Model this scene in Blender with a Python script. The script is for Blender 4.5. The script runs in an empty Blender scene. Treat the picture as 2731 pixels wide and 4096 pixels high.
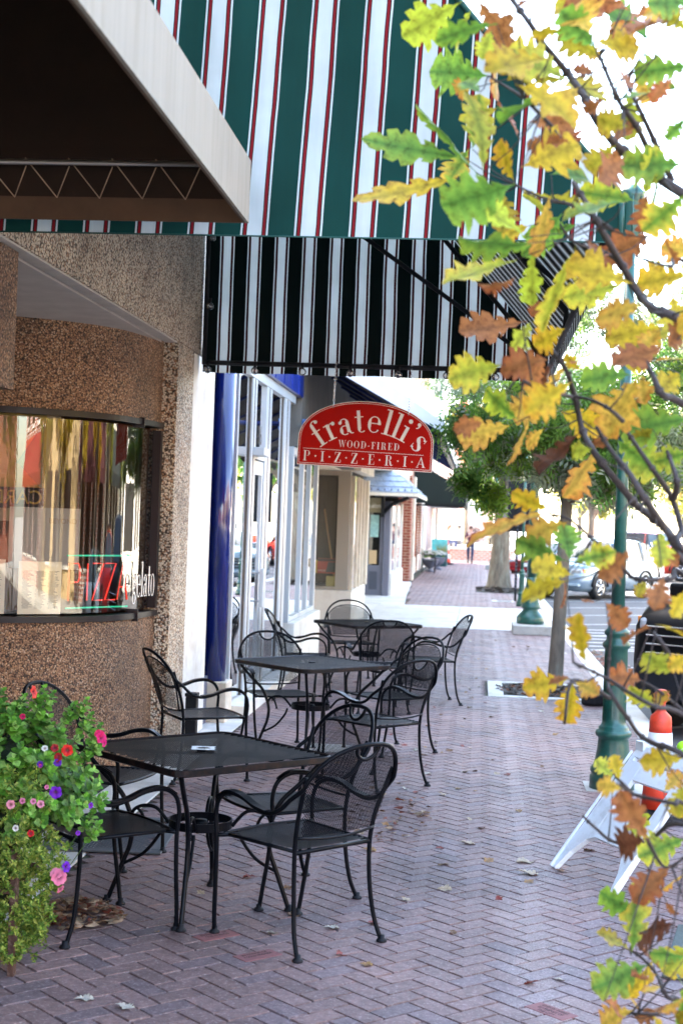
import bpy, bmesh, math, random
from mathutils import Vector, Matrix
R=math.radians; PI=math.pi
rnd=random.Random(7)
S=bpy.context.scene
# ---------------- camera, sky, sun, exposure ----------------
cam=bpy.data.cameras.new('camera'); camo=bpy.data.objects.new('camera',cam); S.collection.objects.link(camo)
cam.sensor_fit='VERTICAL'; cam.sensor_height=36; cam.sensor_width=24; cam.lens=52.04
cam.clip_end=2000; cam.clip_start=.1
camo.matrix_world=Matrix.Translation((0,0,1.85))@Matrix.Rotation(R(5.324),4,'Z')@Matrix.Rotation(R(90.298),4,'X')@Matrix.Rotation(R(2.05),4,'Z')
cam.dof.use_dof=True; cam.dof.focus_distance=8.0; cam.dof.aperture_fstop=4.0
S.camera=camo
SUN_DIR=Vector((-.72,.42,.92)).normalized()
W=bpy.data.worlds.new('World'); S.world=W; W.use_nodes=True
nt=W.node_tree; nt.nodes.clear()
o_=nt.nodes.new('ShaderNodeOutputWorld'); bg=nt.nodes.new('ShaderNodeBackground'); sk=nt.nodes.new('ShaderNodeTexSky')
sk.sky_type='NISHITA'; sk.sun_disc=False; sk.sun_elevation=math.asin(SUN_DIR.z); sk.sun_rotation=math.atan2(SUN_DIR.x,SUN_DIR.y)
sk.air_density=1.0; sk.dust_density=1.6; sk.ozone_density=.35
bg.inputs[1].default_value=.15
wb=nt.nodes.new('ShaderNodeMix'); wb.data_type='RGBA'; wb.blend_type='MULTIPLY'; wb.inputs[0].default_value=1; wb.inputs[7].default_value=(1.04,1.0,.92,1); nt.links.new(sk.outputs[0],wb.inputs[6]); nt.links.new(wb.outputs[2],bg.inputs[0]); nt.links.new(bg.outputs[0],o_.inputs[0])
sl=bpy.data.lights.new('sun','SUN'); sl.energy=4.2; sl.angle=R(.5); sl.color=(1,.91,.76)
so=bpy.data.objects.new('sun',sl); S.collection.objects.link(so); so.rotation_euler=SUN_DIR.to_track_quat('Z','Y').to_euler()
S.view_settings.view_transform='Standard'; S.view_settings.look='None'; S.view_settings.exposure=3.75; S.view_settings.gamma=1
S.cycles.max_bounces=8; S.cycles.transparent_max_bounces=24; S.cycles.diffuse_bounces=4; S.cycles.glossy_bounces=4
S.cycles.sample_clamp_indirect=8
# ---------------- materials ----------------
def nodes(m):
    m.use_nodes=True; n=m.node_tree; n.nodes.clear(); return n
def N(n,t,**k):
    x=n.nodes.new(t)
    for a,b in k.items():
        if a.startswith('i_'):
            key=a[2:]; x.inputs[int(key) if key.isdigit() else key.replace('_',' ')].default_value=b
        else: setattr(x,a,b)
    return x
def c4(c): return (*c,1) if len(c)==3 else c
def ramp(n,fac,stops,interp='LINEAR'):
    r=n.nodes.new('ShaderNodeValToRGB'); r.color_ramp.interpolation=interp
    e=r.color_ramp.elements
    while len(e)<len(stops): e.new(.5)
    for i,(p,c) in enumerate(stops): e[i].position=p; e[i].color=c4(c)
    n.links.new(fac,r.inputs[0]); return r.outputs[0]
def mixc(n,fac,a,b,mode='MIX'):
    m=n.nodes.new('ShaderNodeMix'); m.data_type='RGBA'; m.blend_type=mode
    for s,v in ((0,fac),(6,a),(7,b)):
        if hasattr(v,'links') or hasattr(v,'is_linked'): n.links.new(v,m.inputs[s])
        else: m.inputs[s].default_value=v if s==0 else c4(v)
    return m.outputs[2]
def mat(name,col,rough=.6,metal=0,noise=0,nscale=8,bump=0,bscale=60,spec=.5,attr=False,transl=0,coat=0,dirt=None,dscale=3,stretch=None,emit=0):
    m=bpy.data.materials.new(name); n=nodes(m)
    out=N(n,'ShaderNodeOutputMaterial'); b=N(n,'ShaderNodeBsdfPrincipled')
    b.inputs['Roughness'].default_value=rough; b.inputs['Metallic'].default_value=metal
    b.inputs['Specular IOR Level'].default_value=spec; b.inputs['Coat Weight'].default_value=coat; b.inputs['Coat Roughness'].default_value=.08
    tc=N(n,'ShaderNodeTexCoord'); vec=tc.outputs['Object']
    if stretch:
        mp=N(n,'ShaderNodeMapping'); mp.inputs['Scale'].default_value=stretch; n.links.new(vec,mp.inputs[0]); sv=mp.outputs[0]
    else: sv=vec
    if attr:
        a=N(n,'ShaderNodeAttribute',attribute_name='Col'); cs=a.outputs['Color']
    else:
        rgb=N(n,'ShaderNodeRGB'); rgb.outputs[0].default_value=c4(col); cs=rgb.outputs[0]
    if noise:
        t=N(n,'ShaderNodeTexNoise'); t.inputs['Scale'].default_value=nscale; t.inputs['Detail'].default_value=5; t.inputs['Roughness'].default_value=.65
        n.links.new(sv,t.inputs['Vector'])
        f=ramp(n,t.outputs['Fac'],[(.3,(1-noise,)*3),(.7,(1+noise*.6,)*3)])
        cs=mixc(n,1.0,cs,f,'MULTIPLY')
    if dirt:
        t2=N(n,'ShaderNodeTexNoise'); t2.inputs['Scale'].default_value=dscale; t2.inputs['Detail'].default_value=8; t2.inputs['Roughness'].default_value=.7
        n.links.new(sv,t2.inputs['Vector'])
        f=ramp(n,t2.outputs['Fac'],[(.5,(0,0,0)),(.72,(.8,.8,.8))]); cs=mixc(n,f,cs,dirt)
    n.links.new(cs,b.inputs['Base Color'])
    if emit: n.links.new(cs,b.inputs['Emission Color']); b.inputs['Emission Strength'].default_value=emit
    if bump:
        t3=N(n,'ShaderNodeTexNoise'); t3.inputs['Scale'].default_value=bscale; t3.inputs['Detail'].default_value=4; n.links.new(sv,t3.inputs['Vector'])
        bp=N(n,'ShaderNodeBump'); bp.inputs['Strength'].default_value=bump; bp.inputs['Distance'].default_value=.01
        n.links.new(t3.outputs['Fac'],bp.inputs['Height']); n.links.new(bp.outputs[0],b.inputs['Normal'])
    sh=b.outputs[0]
    if transl:
        tr=N(n,'ShaderNodeBsdfTranslucent'); n.links.new(cs,tr.inputs['Color'])
        ms=N(n,'ShaderNodeMixShader'); ms.inputs[0].default_value=transl; n.links.new(sh,ms.inputs[1]); n.links.new(tr.outputs[0],ms.inputs[2]); sh=ms.outputs[0]
    n.links.new(sh,out.inputs[0]); return m
def glassmat(name,tint=(.8,.86,.86),base=.10,boost=1.5,rough=0.0):
    m=bpy.data.materials.new(name); n=nodes(m); out=N(n,'ShaderNodeOutputMaterial')
    t=N(n,'ShaderNodeBsdfTransparent'); t.inputs[0].default_value=c4(tint)
    g=N(n,'ShaderNodeBsdfGlossy'); g.inputs['Roughness'].default_value=rough; g.inputs[0].default_value=(1,1,1,1)
    f=N(n,'ShaderNodeFresnel'); f.inputs[0].default_value=1.5
    ma=N(n,'ShaderNodeMath',operation='MULTIPLY_ADD',use_clamp=True); ma.inputs[1].default_value=boost; ma.inputs[2].default_value=base
    n.links.new(f.outputs[0],ma.inputs[0]); ms=N(n,'ShaderNodeMixShader'); n.links.new(ma.outputs[0],ms.inputs[0])
    n.links.new(t.outputs[0],ms.inputs[1]); n.links.new(g.outputs[0],ms.inputs[2]); n.links.new(ms.outputs[0],out.inputs[0]); return m
def pebble(name,stops,scale=52,mortar=(.10,.07,.05)):
    m=bpy.data.materials.new(name); n=nodes(m); out=N(n,'ShaderNodeOutputMaterial'); b=N(n,'ShaderNodeBsdfPrincipled'); b.inputs['Roughness'].default_value=.55
    tc=N(n,'ShaderNodeTexCoord'); v=N(n,'ShaderNodeTexVoronoi',feature='F1'); v.inputs['Scale'].default_value=scale; n.links.new(tc.outputs['Object'],v.inputs['Vector'])
    sx=N(n,'ShaderNodeSeparateColor'); n.links.new(v.outputs['Color'],sx.inputs[0])
    col=ramp(n,sx.outputs[0],stops,'CONSTANT')
    nz=N(n,'ShaderNodeTexNoise'); nz.inputs['Scale'].default_value=1.3; nz.inputs['Detail'].default_value=7; nz.inputs['Roughness'].default_value=.62; n.links.new(tc.outputs['Object'],nz.inputs['Vector'])
    f=ramp(n,nz.outputs['Fac'],[(.34,(.58,.56,.55)),(.5,(.95,.95,.95)),(.68,(1.2,1.17,1.12))]); col=mixc(n,1.0,col,f,'MULTIPLY')
    e=ramp(n,v.outputs['Distance'],[(.45,(1,1,1)),(.75,(.12,.1,.08))]); col=mixc(n,1.0,col,e,'MULTIPLY')
    n.links.new(col,b.inputs['Base Color'])
    bp=N(n,'ShaderNodeBump',invert=True); bp.inputs['Strength'].default_value=.9; bp.inputs['Distance'].default_value=.009
    n.links.new(v.outputs['Distance'],bp.inputs['Height']); n.links.new(bp.outputs[0],b.inputs['Normal']); n.links.new(b.outputs[0],out.inputs[0]); return m
def brickmat(name,c1,c2,mortar,axis='YZ',w=.2,h=.067,ms=.01):
    m=bpy.data.materials.new(name); n=nodes(m); out=N(n,'ShaderNodeOutputMaterial'); b=N(n,'ShaderNodeBsdfPrincipled'); b.inputs['Roughness'].default_value=.8
    tc=N(n,'ShaderNodeTexCoord'); sp=N(n,'ShaderNodeSeparateXYZ'); n.links.new(tc.outputs['Object'],sp.inputs[0])
    ad=N(n,'ShaderNodeMath',operation='ADD'); n.links.new(sp.outputs[0],ad.inputs[0]); n.links.new(sp.outputs[1],ad.inputs[1])
    cb=N(n,'ShaderNodeCombineXYZ'); n.links.new(ad.outputs[0],cb.inputs[0]); n.links.new(sp.outputs[2],cb.inputs[1])
    br=N(n,'ShaderNodeTexBrick'); br.inputs['Scale'].default_value=1; br.inputs['Brick Width'].default_value=w; br.inputs['Row Height'].default_value=h
    br.inputs['Mortar Size'].default_value=ms; br.inputs['Color1'].default_value=c4(c1); br.inputs['Color2'].default_value=c4(c2); br.inputs['Mortar'].default_value=c4(mortar)
    n.links.new(cb.outputs[0],br.inputs['Vector']); n.links.new(br.outputs[0],b.inputs['Base Color'])
    bp=N(n,'ShaderNodeBump',invert=True); bp.inputs['Strength'].default_value=.5; bp.inputs['Distance'].default_value=.01; n.links.new(br.outputs['Fac'],bp.inputs['Height']); n.links.new(bp.outputs[0],b.inputs['Normal'])
    n.links.new(b.outputs[0],out.inputs[0]); return m
def stripemat(name,axis,period,phase,slant=0,seam=True,transl=.22,inner_shade=False):
    """green awning cloth with white bands edged by red and fine white lines; coordinate along 'axis' plus slant*Z"""
    m=bpy.data.materials.new(name); n=nodes(m); out=N(n,'ShaderNodeOutputMaterial'); b=N(n,'ShaderNodeBsdfPrincipled'); b.inputs['Roughness'].default_value=.8; b.inputs['Specular IOR Level'].default_value=.2
    tc=N(n,'ShaderNodeTexCoord'); sp=N(n,'ShaderNodeSeparateXYZ'); n.links.new(tc.outputs['Object'],sp.inputs[0])
    ma=N(n,'ShaderNodeMath',operation='MULTIPLY_ADD'); n.links.new(sp.outputs[2],ma.inputs[0]); ma.inputs[1].default_value=-slant; n.links.new(sp.outputs['XYZ'.index(axis)],ma.inputs[2])
    su=N(n,'ShaderNodeMath',operation='SUBTRACT'); n.links.new(ma.outputs[0],su.inputs[0]); su.inputs[1].default_value=phase
    wn=N(n,'ShaderNodeTexNoise'); wn.inputs['Scale'].default_value=1.6; wn.inputs['Detail'].default_value=3; n.links.new(tc.outputs['Object'],wn.inputs['Vector'])
    wa=N(n,'ShaderNodeMath',operation='MULTIPLY_ADD'); wa.inputs[1].default_value=.018; n.links.new(wn.outputs['Fac'],wa.inputs[0]); n.links.new(su.outputs[0],wa.inputs[2])
    dv=N(n,'ShaderNodeMath',operation='DIVIDE'); n.links.new(wa.outputs[0],dv.inputs[0]); dv.inputs[1].default_value=period
    fl=N(n,'ShaderNodeMath',operation='FRACT'); n.links.new(dv.outputs[0],fl.inputs[0])
    G=(.003,.044,.037); Wt=(.56,.64,.67); K=(.01,.02,.018); Rd=(.21,.008,.014)
    if inner_shade: G=(.0008,.0035,.003); K=(.002,.003,.003); Rd=(.035,.002,.003); Wt=(.70,.78,.80)  # same cloth from inside: shade and backlight put into the stripe colours
    seq=[(0,Wt),(.032,K),(.056,Rd),(.104,K),(.12,Wt),(.388,K),(.404,Rd),(.456,K),(.476,Wt),(.508,G)]
    col=ramp(n,fl.outputs[0],seq,'CONSTANT')
    nz=N(n,'ShaderNodeTexNoise'); nz.inputs['Scale'].default_value=3; nz.inputs['Detail'].default_value=6; n.links.new(tc.outputs['Object'],nz.inputs['Vector'])
    col=mixc(n,1.0,col,ramp(n,nz.outputs['Fac'],[(.3,(.86,.86,.85)),(.7,(1.08,1.08,1.08))]),'MULTIPLY')
    if seam:
        d2=N(n,'ShaderNodeMath',operation='DIVIDE'); n.links.new(su.outputs[0],d2.inputs[0]); d2.inputs[1].default_value=period*3
        f2=N(n,'ShaderNodeMath',operation='FRACT'); n.links.new(d2.outputs[0],f2.inputs[0])
        sm=ramp(n,f2.outputs[0],[(0,(0,0,0)),(.235,(1,1,1)),(.2375,(0,0,0)),(.262,(1,1,1)),(.2645,(0,0,0))],'CONSTANT')
        wv=N(n,'ShaderNodeMath',operation='FRACT'); mz=N(n,'ShaderNodeMath',operation='MULTIPLY'); n.links.new(sp.outputs[2],mz.inputs[0]); mz.inputs[1].default_value=60; n.links.new(mz.outputs[0],wv.inputs[0])
        gt=N(n,'ShaderNodeMath',operation='GREATER_THAN'); n.links.new(wv.outputs[0],gt.inputs[0]); gt.inputs[1].default_value=.4
        mm=N(n,'ShaderNodeMath',operation='MULTIPLY'); n.links.new(sm,mm.inputs[0]); n.links.new(gt.outputs[0],mm.inputs[1])
        col=mixc(n,mm.outputs[0],col,(.10,.25,.22))
    n.links.new(col,b.inputs['Base Color'])
    mp=N(n,'ShaderNodeMapping'); mp.inputs['Scale'].default_value=(9,9,.8); n.links.new(tc.outputs['Object'],mp.inputs[0]); dn=N(n,'ShaderNodeTexNoise'); dn.inputs['Scale'].default_value=1; dn.inputs['Detail'].default_value=7; dn.inputs['Roughness'].default_value=.7; n.links.new(mp.outputs[0],dn.inputs['Vector'])
    col2=mixc(n,1.0,col,ramp(n,dn.outputs['Fac'],[(.25,(.80,.79,.76)),(.6,(1,1,1))]),'MULTIPLY'); n.links.new(col2,b.inputs['Base Color'])
    t3=N(n,'ShaderNodeTexNoise'); t3.inputs['Scale'].default_value=500; n.links.new(tc.outputs['Object'],t3.inputs['Vector'])
    t4=N(n,'ShaderNodeTexNoise'); t4.inputs['Scale'].default_value=1.3; n.links.new(tc.outputs['Object'],t4.inputs['Vector'])
    b0=N(n,'ShaderNodeBump'); b0.inputs['Strength'].default_value=.6; b0.inputs['Distance'].default_value=.12; n.links.new(t4.outputs['Fac'],b0.inputs['Height'])
    bp=N(n,'ShaderNodeBump'); bp.inputs['Strength'].default_value=.15; bp.inputs['Distance'].default_value=.002; n.links.new(t3.outputs['Fac'],bp.inputs['Height']); n.links.new(b0.outputs[0],bp.inputs['Normal']); n.links.new(bp.outputs[0],b.inputs['Normal'])
    tr=N(n,'ShaderNodeBsdfTranslucent'); n.links.new(col,tr.inputs['Color']); ms=N(n,'ShaderNodeMixShader'); ms.inputs[0].default_value=transl
    n.links.new(b.outputs[0],ms.inputs[1]); n.links.new(tr.outputs[0],ms.inputs[2]); n.links.new(ms.outputs[0],out.inputs[0]); return m
def leafmat(name,transl=.35,spot=True,rough=.5,vscale=60):
    m=bpy.data.materials.new(name); n=nodes(m); out=N(n,'ShaderNodeOutputMaterial'); b=N(n,'ShaderNodeBsdfPrincipled'); b.inputs['Roughness'].default_value=rough; b.inputs['Specular IOR Level'].default_value=.35
    a=N(n,'ShaderNodeAttribute',attribute_name='Col'); col=a.outputs['Color']; tc=N(n,'ShaderNodeTexCoord')
    if spot:
        t=N(n,'ShaderNodeTexNoise'); t.inputs['Scale'].default_value=vscale; t.inputs['Detail'].default_value=5; t.inputs['Roughness'].default_value=.7; n.links.new(tc.outputs['Object'],t.inputs['Vector'])
        col=mixc(n,1.0,col,ramp(n,t.outputs['Fac'],[(.32,(.45,.38,.30)),(.5,(.95,.95,.9)),(.7,(1.2,1.2,1.1))]),'MULTIPLY')
    n.links.new(col,b.inputs['Base Color']); tr=N(n,'ShaderNodeBsdfTranslucent'); n.links.new(col,tr.inputs['Color'])
    ms=N(n,'ShaderNodeMixShader'); ms.inputs[0].default_value=transl; n.links.new(b.outputs[0],ms.inputs[1]); n.links.new(tr.outputs[0],ms.inputs[2]); n.links.new(ms.outputs[0],out.inputs[0]); return m
# ---------------- mesh helpers ----------------
class M:
    def __init__(s): s.v=[]; s.f=[]; s.c=[]; s.mi=[]; s.m=0; s.col=None; s.sm=[]; s.smooth=False
    def add(s,vs,fs,col=None):
        o=len(s.v); s.v+= [tuple(q) for q in vs]; s.f+=[tuple(i+o for i in f) for f in fs]; s.mi+=[s.m]*len(fs); s.sm+=[s.smooth]*len(fs)
        c=col or s.col
        if c is not None: s.c+=[c]*(len(s.v)-len(s.c)) if not isinstance(c,list) else c
        return s
    def box(s,x0,y0,z0,x1,y1,z1,mtx=None):
        v=[Vector(p) for p in ((x0,y0,z0),(x1,y0,z0),(x1,y1,z0),(x0,y1,z0),(x0,y0,z1),(x1,y0,z1),(x1,y1,z1),(x0,y1,z1))]
        if mtx: v=[mtx@p for p in v]
        return s.add(v,[(0,3,2,1),(4,5,6,7),(0,1,5,4),(1,2,6,5),(2,3,7,6),(3,0,4,7)])
    def tube(s,pts,r,n=10,caps=True,closed=False):
        P=[Vector(p) for p in pts]; L=len(P); rr=r if isinstance(r,(list,tuple)) else [r]*L
        sm0=s.smooth; s.smooth=True
        T=[(P[(i+1)%L]-P[i-1] if closed else P[min(i+1,L-1)]-P[max(i-1,0)]).normalized() for i in range(L)]
        u=T[0].orthogonal().normalized(); vs=[]
        for i in range(L):
            u=(u-T[i]*u.dot(T[i]));
            if u.length<1e-6: u=T[i].orthogonal()
            u.normalize(); w=T[i].cross(u)
            for k in range(n): a=2*PI*k/n; vs.append(P[i]+(u*math.cos(a)+w*math.sin(a))*rr[i])
        fs=[]
        for i in range(L if closed else L-1):
            j=(i+1)%L
            for k in range(n): k2=(k+1)%n; fs.append((i*n+k,i*n+k2,j*n+k2,j*n+k))
        if caps and not closed: fs+= [tuple(range(n-1,-1,-1)),tuple((L-1)*n+k for k in range(n))]
        s.add(vs,fs); s.smooth=sm0; return s
    def lathe(s,prof,n=24,c=(0,0,0),flutes=None,smooth=True):
        sm0=s.smooth; s.smooth=smooth; vs=[]; L=len(prof)
        for r,z in prof:
            for k in range(n):
                a=2*PI*k/n; q=r
                if flutes and flutes[0]<=z<=flutes[1]: q=r*(1-flutes[3]*(k%2))
                vs.append((c[0]+q*math.cos(a),c[1]+q*math.sin(a),c[2]+z))
        fs=[(i*n+k,i*n+(k+1)%n,(i+1)*n+(k+1)%n,(i+1)*n+k) for i in range(L-1) for k in range(n)]
        fs+=[tuple(range(n-1,-1,-1)),tuple((L-1)*n+k for k in range(n))]
        s.add(vs,fs); s.smooth=sm0; return s
    def prism(s,poly,d,mtx=None):
        """extrude a 2-D outline (local xy) by d along local z, placed by mtx"""
        n=len(poly); v=[Vector((p[0],p[1],0)) for p in poly]+[Vector((p[0],p[1],d)) for p in poly]
        if mtx: v=[mtx@q for q in v]
        return s.add(v,[tuple(range(n-1,-1,-1)),tuple(range(n,2*n))]+[(i,(i+1)%n,(i+1)%n+n,i+n) for i in range(n)])
    def ball(s,c,r,n=8,sq=(1,1,1)):
        pr=[(max(1e-4,math.sin(PI*i/n)),-math.cos(PI*i/n)) for i in range(n+1)]
        sm0=s.smooth; s.smooth=True; k2=n*2
        vs=[(c[0]+r*a*math.cos(2*PI*k/k2)*sq[0],c[1]+r*a*math.sin(2*PI*k/k2)*sq[1],c[2]+r*z*sq[2]) for a,z in pr for k in range(k2)]
        s.add(vs,[(i*k2+k,i*k2+(k+1)%k2,(i+1)*k2+(k+1)%k2,(i+1)*k2+k) for i in range(n) for k in range(k2)]); s.smooth=sm0; return s
    def mesh(s,name,mats):
        me=bpy.data.meshes.new(name); me.from_pydata(s.v,[],s.f)
        for m in (mats if isinstance(mats,(list,tuple)) else [mats]): me.materials.append(m)
        me.polygons.foreach_set('material_index',s.mi); me.polygons.foreach_set('use_smooth',s.sm)
        if s.c:
            s.c+=[(1,1,1)]*(len(s.v)-len(s.c))
            a=me.color_attributes.new('Col','FLOAT_COLOR','POINT'); a.data.foreach_set('color',[x for c in s.c[:len(s.v)] for x in (*c,1)])
        me.update(); return me
def link(o,parent=None): S.collection.objects.link(o); o.parent=parent; return o
def tag(o,label=None,cat=None,group=None,kind=None):
    if label: o['label']=label
    if cat: o['category']=cat
    if group: o['group']=group
    if kind: o['kind']=kind
    return o
def obj(name,m,mats,parent=None,bevel=0,loc=None):
    o=link(bpy.data.objects.new(name,m.mesh(name,mats)),parent)
    if loc: o.location=loc
    if bevel:
        b=o.modifiers.new('b','BEVEL'); b.width=bevel; b.segments=2; b.limit_method='ANGLE'
    return o
def thing(name,label,cat,loc=(0,0,0),rz=0,group=None):
    o=link(bpy.data.objects.new(name,None)); o.location=loc; o.rotation_euler=(0,0,rz); return tag(o,label,cat,group)
def struct(name,m,mats,bevel=0): return tag(obj(name,m,mats,None,bevel),kind='structure')
def copy_tree(o,parent=None,loc=None,rz=None,label=None):
    c=o.copy(); S.collection.objects.link(c); c.parent=parent
    if loc is not None: c.location=loc
    if rz is not None: c.rotation_euler=(0,0,rz)
    if label: c['label']=label
    for ch in list(o.children): copy_tree(ch,c)
    return c
def smooth(pts,k=6,closed=False):
    P=[Vector(p) for p in pts]; n=len(P); out=[]
    for i in range(n if closed else n-1):
        a,b,c,d=(P[(i-1)%n],P[i],P[(i+1)%n],P[(i+2)%n]) if closed else (P[max(i-1,0)],P[i],P[i+1],P[min(i+2,n-1)])
        for j in range(k):
            t=j/k; out.append(.5*((2*b)+(c-a)*t+(2*a-5*b+4*c-d)*t*t+(3*b-a-3*c+d)*t**3))
    if not closed: out.append(P[-1])
    return out
def text(s,size,mtx,mt,parent,name='lettering',ext=.001,align='LEFT',sx=1):
    cu=bpy.data.curves.new(name,'FONT'); cu.body=s; cu.size=size; cu.extrude=ext; cu.align_x=align
    t=bpy.data.objects.new('tmp',cu); S.collection.objects.link(t); dg=bpy.context.evaluated_depsgraph_get(); me=bpy.data.meshes.new_from_object(t.evaluated_get(dg))
    bpy.data.objects.remove(t); me.name=name; me.materials.clear(); me.materials.append(mt)
    me.transform(mtx@Matrix.Diagonal((sx,1,1,1))); return link(bpy.data.objects.new(name,me),parent)
def frame(origin,xa,ya):
    x=Vector(xa).normalized(); y=Vector(ya).normalized(); z=x.cross(y)
    return Matrix.Translation(Vector(origin))@Matrix((x,y,z)).transposed().to_4x4()
def lattice(m,inside,ur,vr,sp,w,fn,step,slope=1.0,w2=None):
    """woven wire mesh: two families of thin flat strands over the patch fn(u,v)"""
    w1=w
    for sgn in (1,-1):
        w=w1 if sgn>0 or w2 is None else w2
        span=(vr[1]-vr[0])*slope; k0=ur[0]-span; k1=ur[1]+span; k=k0
        while k<k1:
            v=vr[0]; prev=None
            while v<vr[1]+step:
                vv=min(v,vr[1]); u=k+sgn*slope*(vv-vr[0]) if sgn>0 else k-slope*(vv-vr[0])
                ok=ur[0]<=u<=ur[1] and inside(u,vv)
                cur=(u,vv) if ok else None
                if prev and cur:
                    a=Vector(fn(*prev)); b=Vector(fn(*cur)); t=(b-a)
                    nrm=(Vector(fn(prev[0]+.01,prev[1]))-a).cross(Vector(fn(prev[0],prev[1]+.01))-a)
                    if nrm.length<1e-9: nrm=Vector((0,0,1))
                    nrm.normalize(); s_=t.cross(nrm).normalized()*w*.5; of=nrm*(.0006*sgn)
                    m.add([a-s_+of,a+s_+of,b+s_+of,b-s_+of],[(0,1,2,3)])
                prev=cur; v+=step
            k+=sp
    return m
# ---------------- material library ----------------
BLK=mat('black_metal',(.003,.004,.0065),.42,0,.3,20,.05,200,.10)
BLKR=mat('worn_black_rim',(.003,.004,.0065),.34,0,.3,20,.05,200,.16)
RIMM=mat('scuffed_black_rim',(.005,.005,.007),.36,0,.3,20,.05,200,.25,dirt=(.045,.02,.013),dscale=9)
TOPM=mat('table_mesh_metal',(.0025,.003,.004),.5,0,.3,20,.05,200,.10)
PEB=pebble('brown_pebble_dash',[(0,(.20,.105,.06)),(.2,(.34,.19,.10)),(.42,(.26,.14,.075)),(.6,(.42,.26,.15)),(.8,(.10,.065,.045)),(.88,(.50,.36,.25))],88)
PEBL=pebble('pale_pebble_dash',[(0,(.74,.64,.48)),(.3,(.36,.20,.11)),(.42,(.72,.64,.52)),(.65,(.48,.30,.18)),(.82,(.14,.10,.08)),(.88,(.66,.57,.45))],74)
STUC=mat('white_stucco',(.80,.77,.70),.85,0,.08,3,.15,120,dirt=(.5,.42,.32),dscale=1.2)
CREAM=mat('cream_stucco',(.76,.69,.57),.85,0,.10,2.5,.2,90,dirt=(.38,.30,.2),dscale=1.5)
SOF=mat('grey_soffit',(.52,.49,.45),.9,0,.12,6,.3,120)
DIRTSHADEW=mat('stained_shaded_wall',(.20,.19,.17),.9,0,.4,3,.2,80,dirt=(.03,.027,.025),dscale=3,stretch=(1,1,.25))  # dark base tone covers both soot and the shade by the awning
CONC=mat('concrete',(.42,.41,.38),.85,0,.16,5,.25,70,dirt=(.25,.23,.2),dscale=2)
CONCL=mat('pale_concrete',(.64,.62,.58),.85,0,.12,4,.2,70,dirt=(.36,.33,.28),dscale=1.5)
ASPH=mat('asphalt',(.075,.075,.08),.9,0,.2,8,.3,150)
PAINTW=mat('road_paint',(.40,.40,.40),.7,0,.15,20)
ALUW=mat('white_aluminium',(.50,.55,.58),.35,0,.05,3)
ALUG=mat('grey_rubber_gasket',(.10,.085,.07),.6)
BLUE=mat('blue_enamel',(.006,.016,.16),.16,0,.35,5,.12,9,.5,coat=.7,stretch=(5,5,.5),dirt=(.03,.045,.10),dscale=4)
BLUEP=mat('blue_panel',(.012,.035,.28),.3,0,.2,5,coat=.3)
NAVY=mat('navy_cloth',(.006,.008,.02),.8,0,.2,3)
GREYD=mat('slate_blue_paint',(.13,.14,.19),.5,0,.1,5)
BRICK=brickmat('red_brick',(.26,.04,.018),(.17,.028,.014),(.42,.26,.19),w=.27,h=.09,ms=.013)
BRICK2=brickmat('pale_brick',(.42,.17,.12),(.34,.13,.1),(.62,.55,.5),w=.27,h=.1,ms=.02)
DGRN=mat('dark_green_cloth',(.002,.010,.009),.8,0,.2,3,.15,200)
LAMPG=mat('green_enamel',(.009,.088,.066),.38,0,.3,8,.15,60,coat=.3,dirt=(.004,.035,.028),dscale=6)
MULCH=mat('mulch',(.045,.03,.022),.95,0,.5,60,1,60)
BARK=mat('bark',(.17,.135,.10),.9,0,.4,14,.8,40,stretch=(1,1,.25),dirt=(.30,.31,.24),dscale=6)
BARKD=mat('dark_bark',(.045,.036,.036),.8,0,.35,40,.4,120)
TANIN=mat('brown_underside_shade',(.020,.0095,.0045),.95,0,.2,6,.1,200)  # shade under the tan canopy is put into this near-black brown
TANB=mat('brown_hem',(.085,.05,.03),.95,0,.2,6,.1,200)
TAN=mat('dirty_canvas_valance',(.29,.27,.225),.9,0,.08,5,.1,200,dirt=(.22,.20,.155),dscale=3,stretch=(1,6,.35))
GLS=glassmat('shop_glass',(.75,.82,.82),.16,1.9)
GLC=glassmat('curved_window_glass',(.92,.90,.86),.03,1.15)
GLT=glassmat('clear_bulb_glass',(.9,.9,.9),.10,1.2)
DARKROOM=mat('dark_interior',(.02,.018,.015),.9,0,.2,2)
WARM=mat('warm_interior',(.16,.08,.04),.9,0,.3,2)
WHT=mat('white_plastic',(.74,.80,.85),.36,0,.06,7,.04,40,dirt=(.45,.46,.45),dscale=5)
ORG=mat('orange_plastic',(.72,.055,.02),.45,0,.2,9,dirt=(.40,.05,.03),dscale=8)
BLKP=mat('black_rubber',(.007,.008,.011),.6,0,.2,20,spec=.25)
WPAINT=mat('white_letter_paint',(.82,.80,.74),.5)
REDP=mat('red_sign_paint',(.42,.006,.003),.6,0,.05,30,spec=.12)
GALV=mat('galvanised',(.45,.52,.50),.4,.5,.2,10)
RUST=mat('rusty_iron',(.10,.045,.03),.8,0,.4,20,.4,80,dirt=(.35,.28,.22),dscale=25)
CHROME=mat('chrome',(.75,.76,.78),.12,1)
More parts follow.
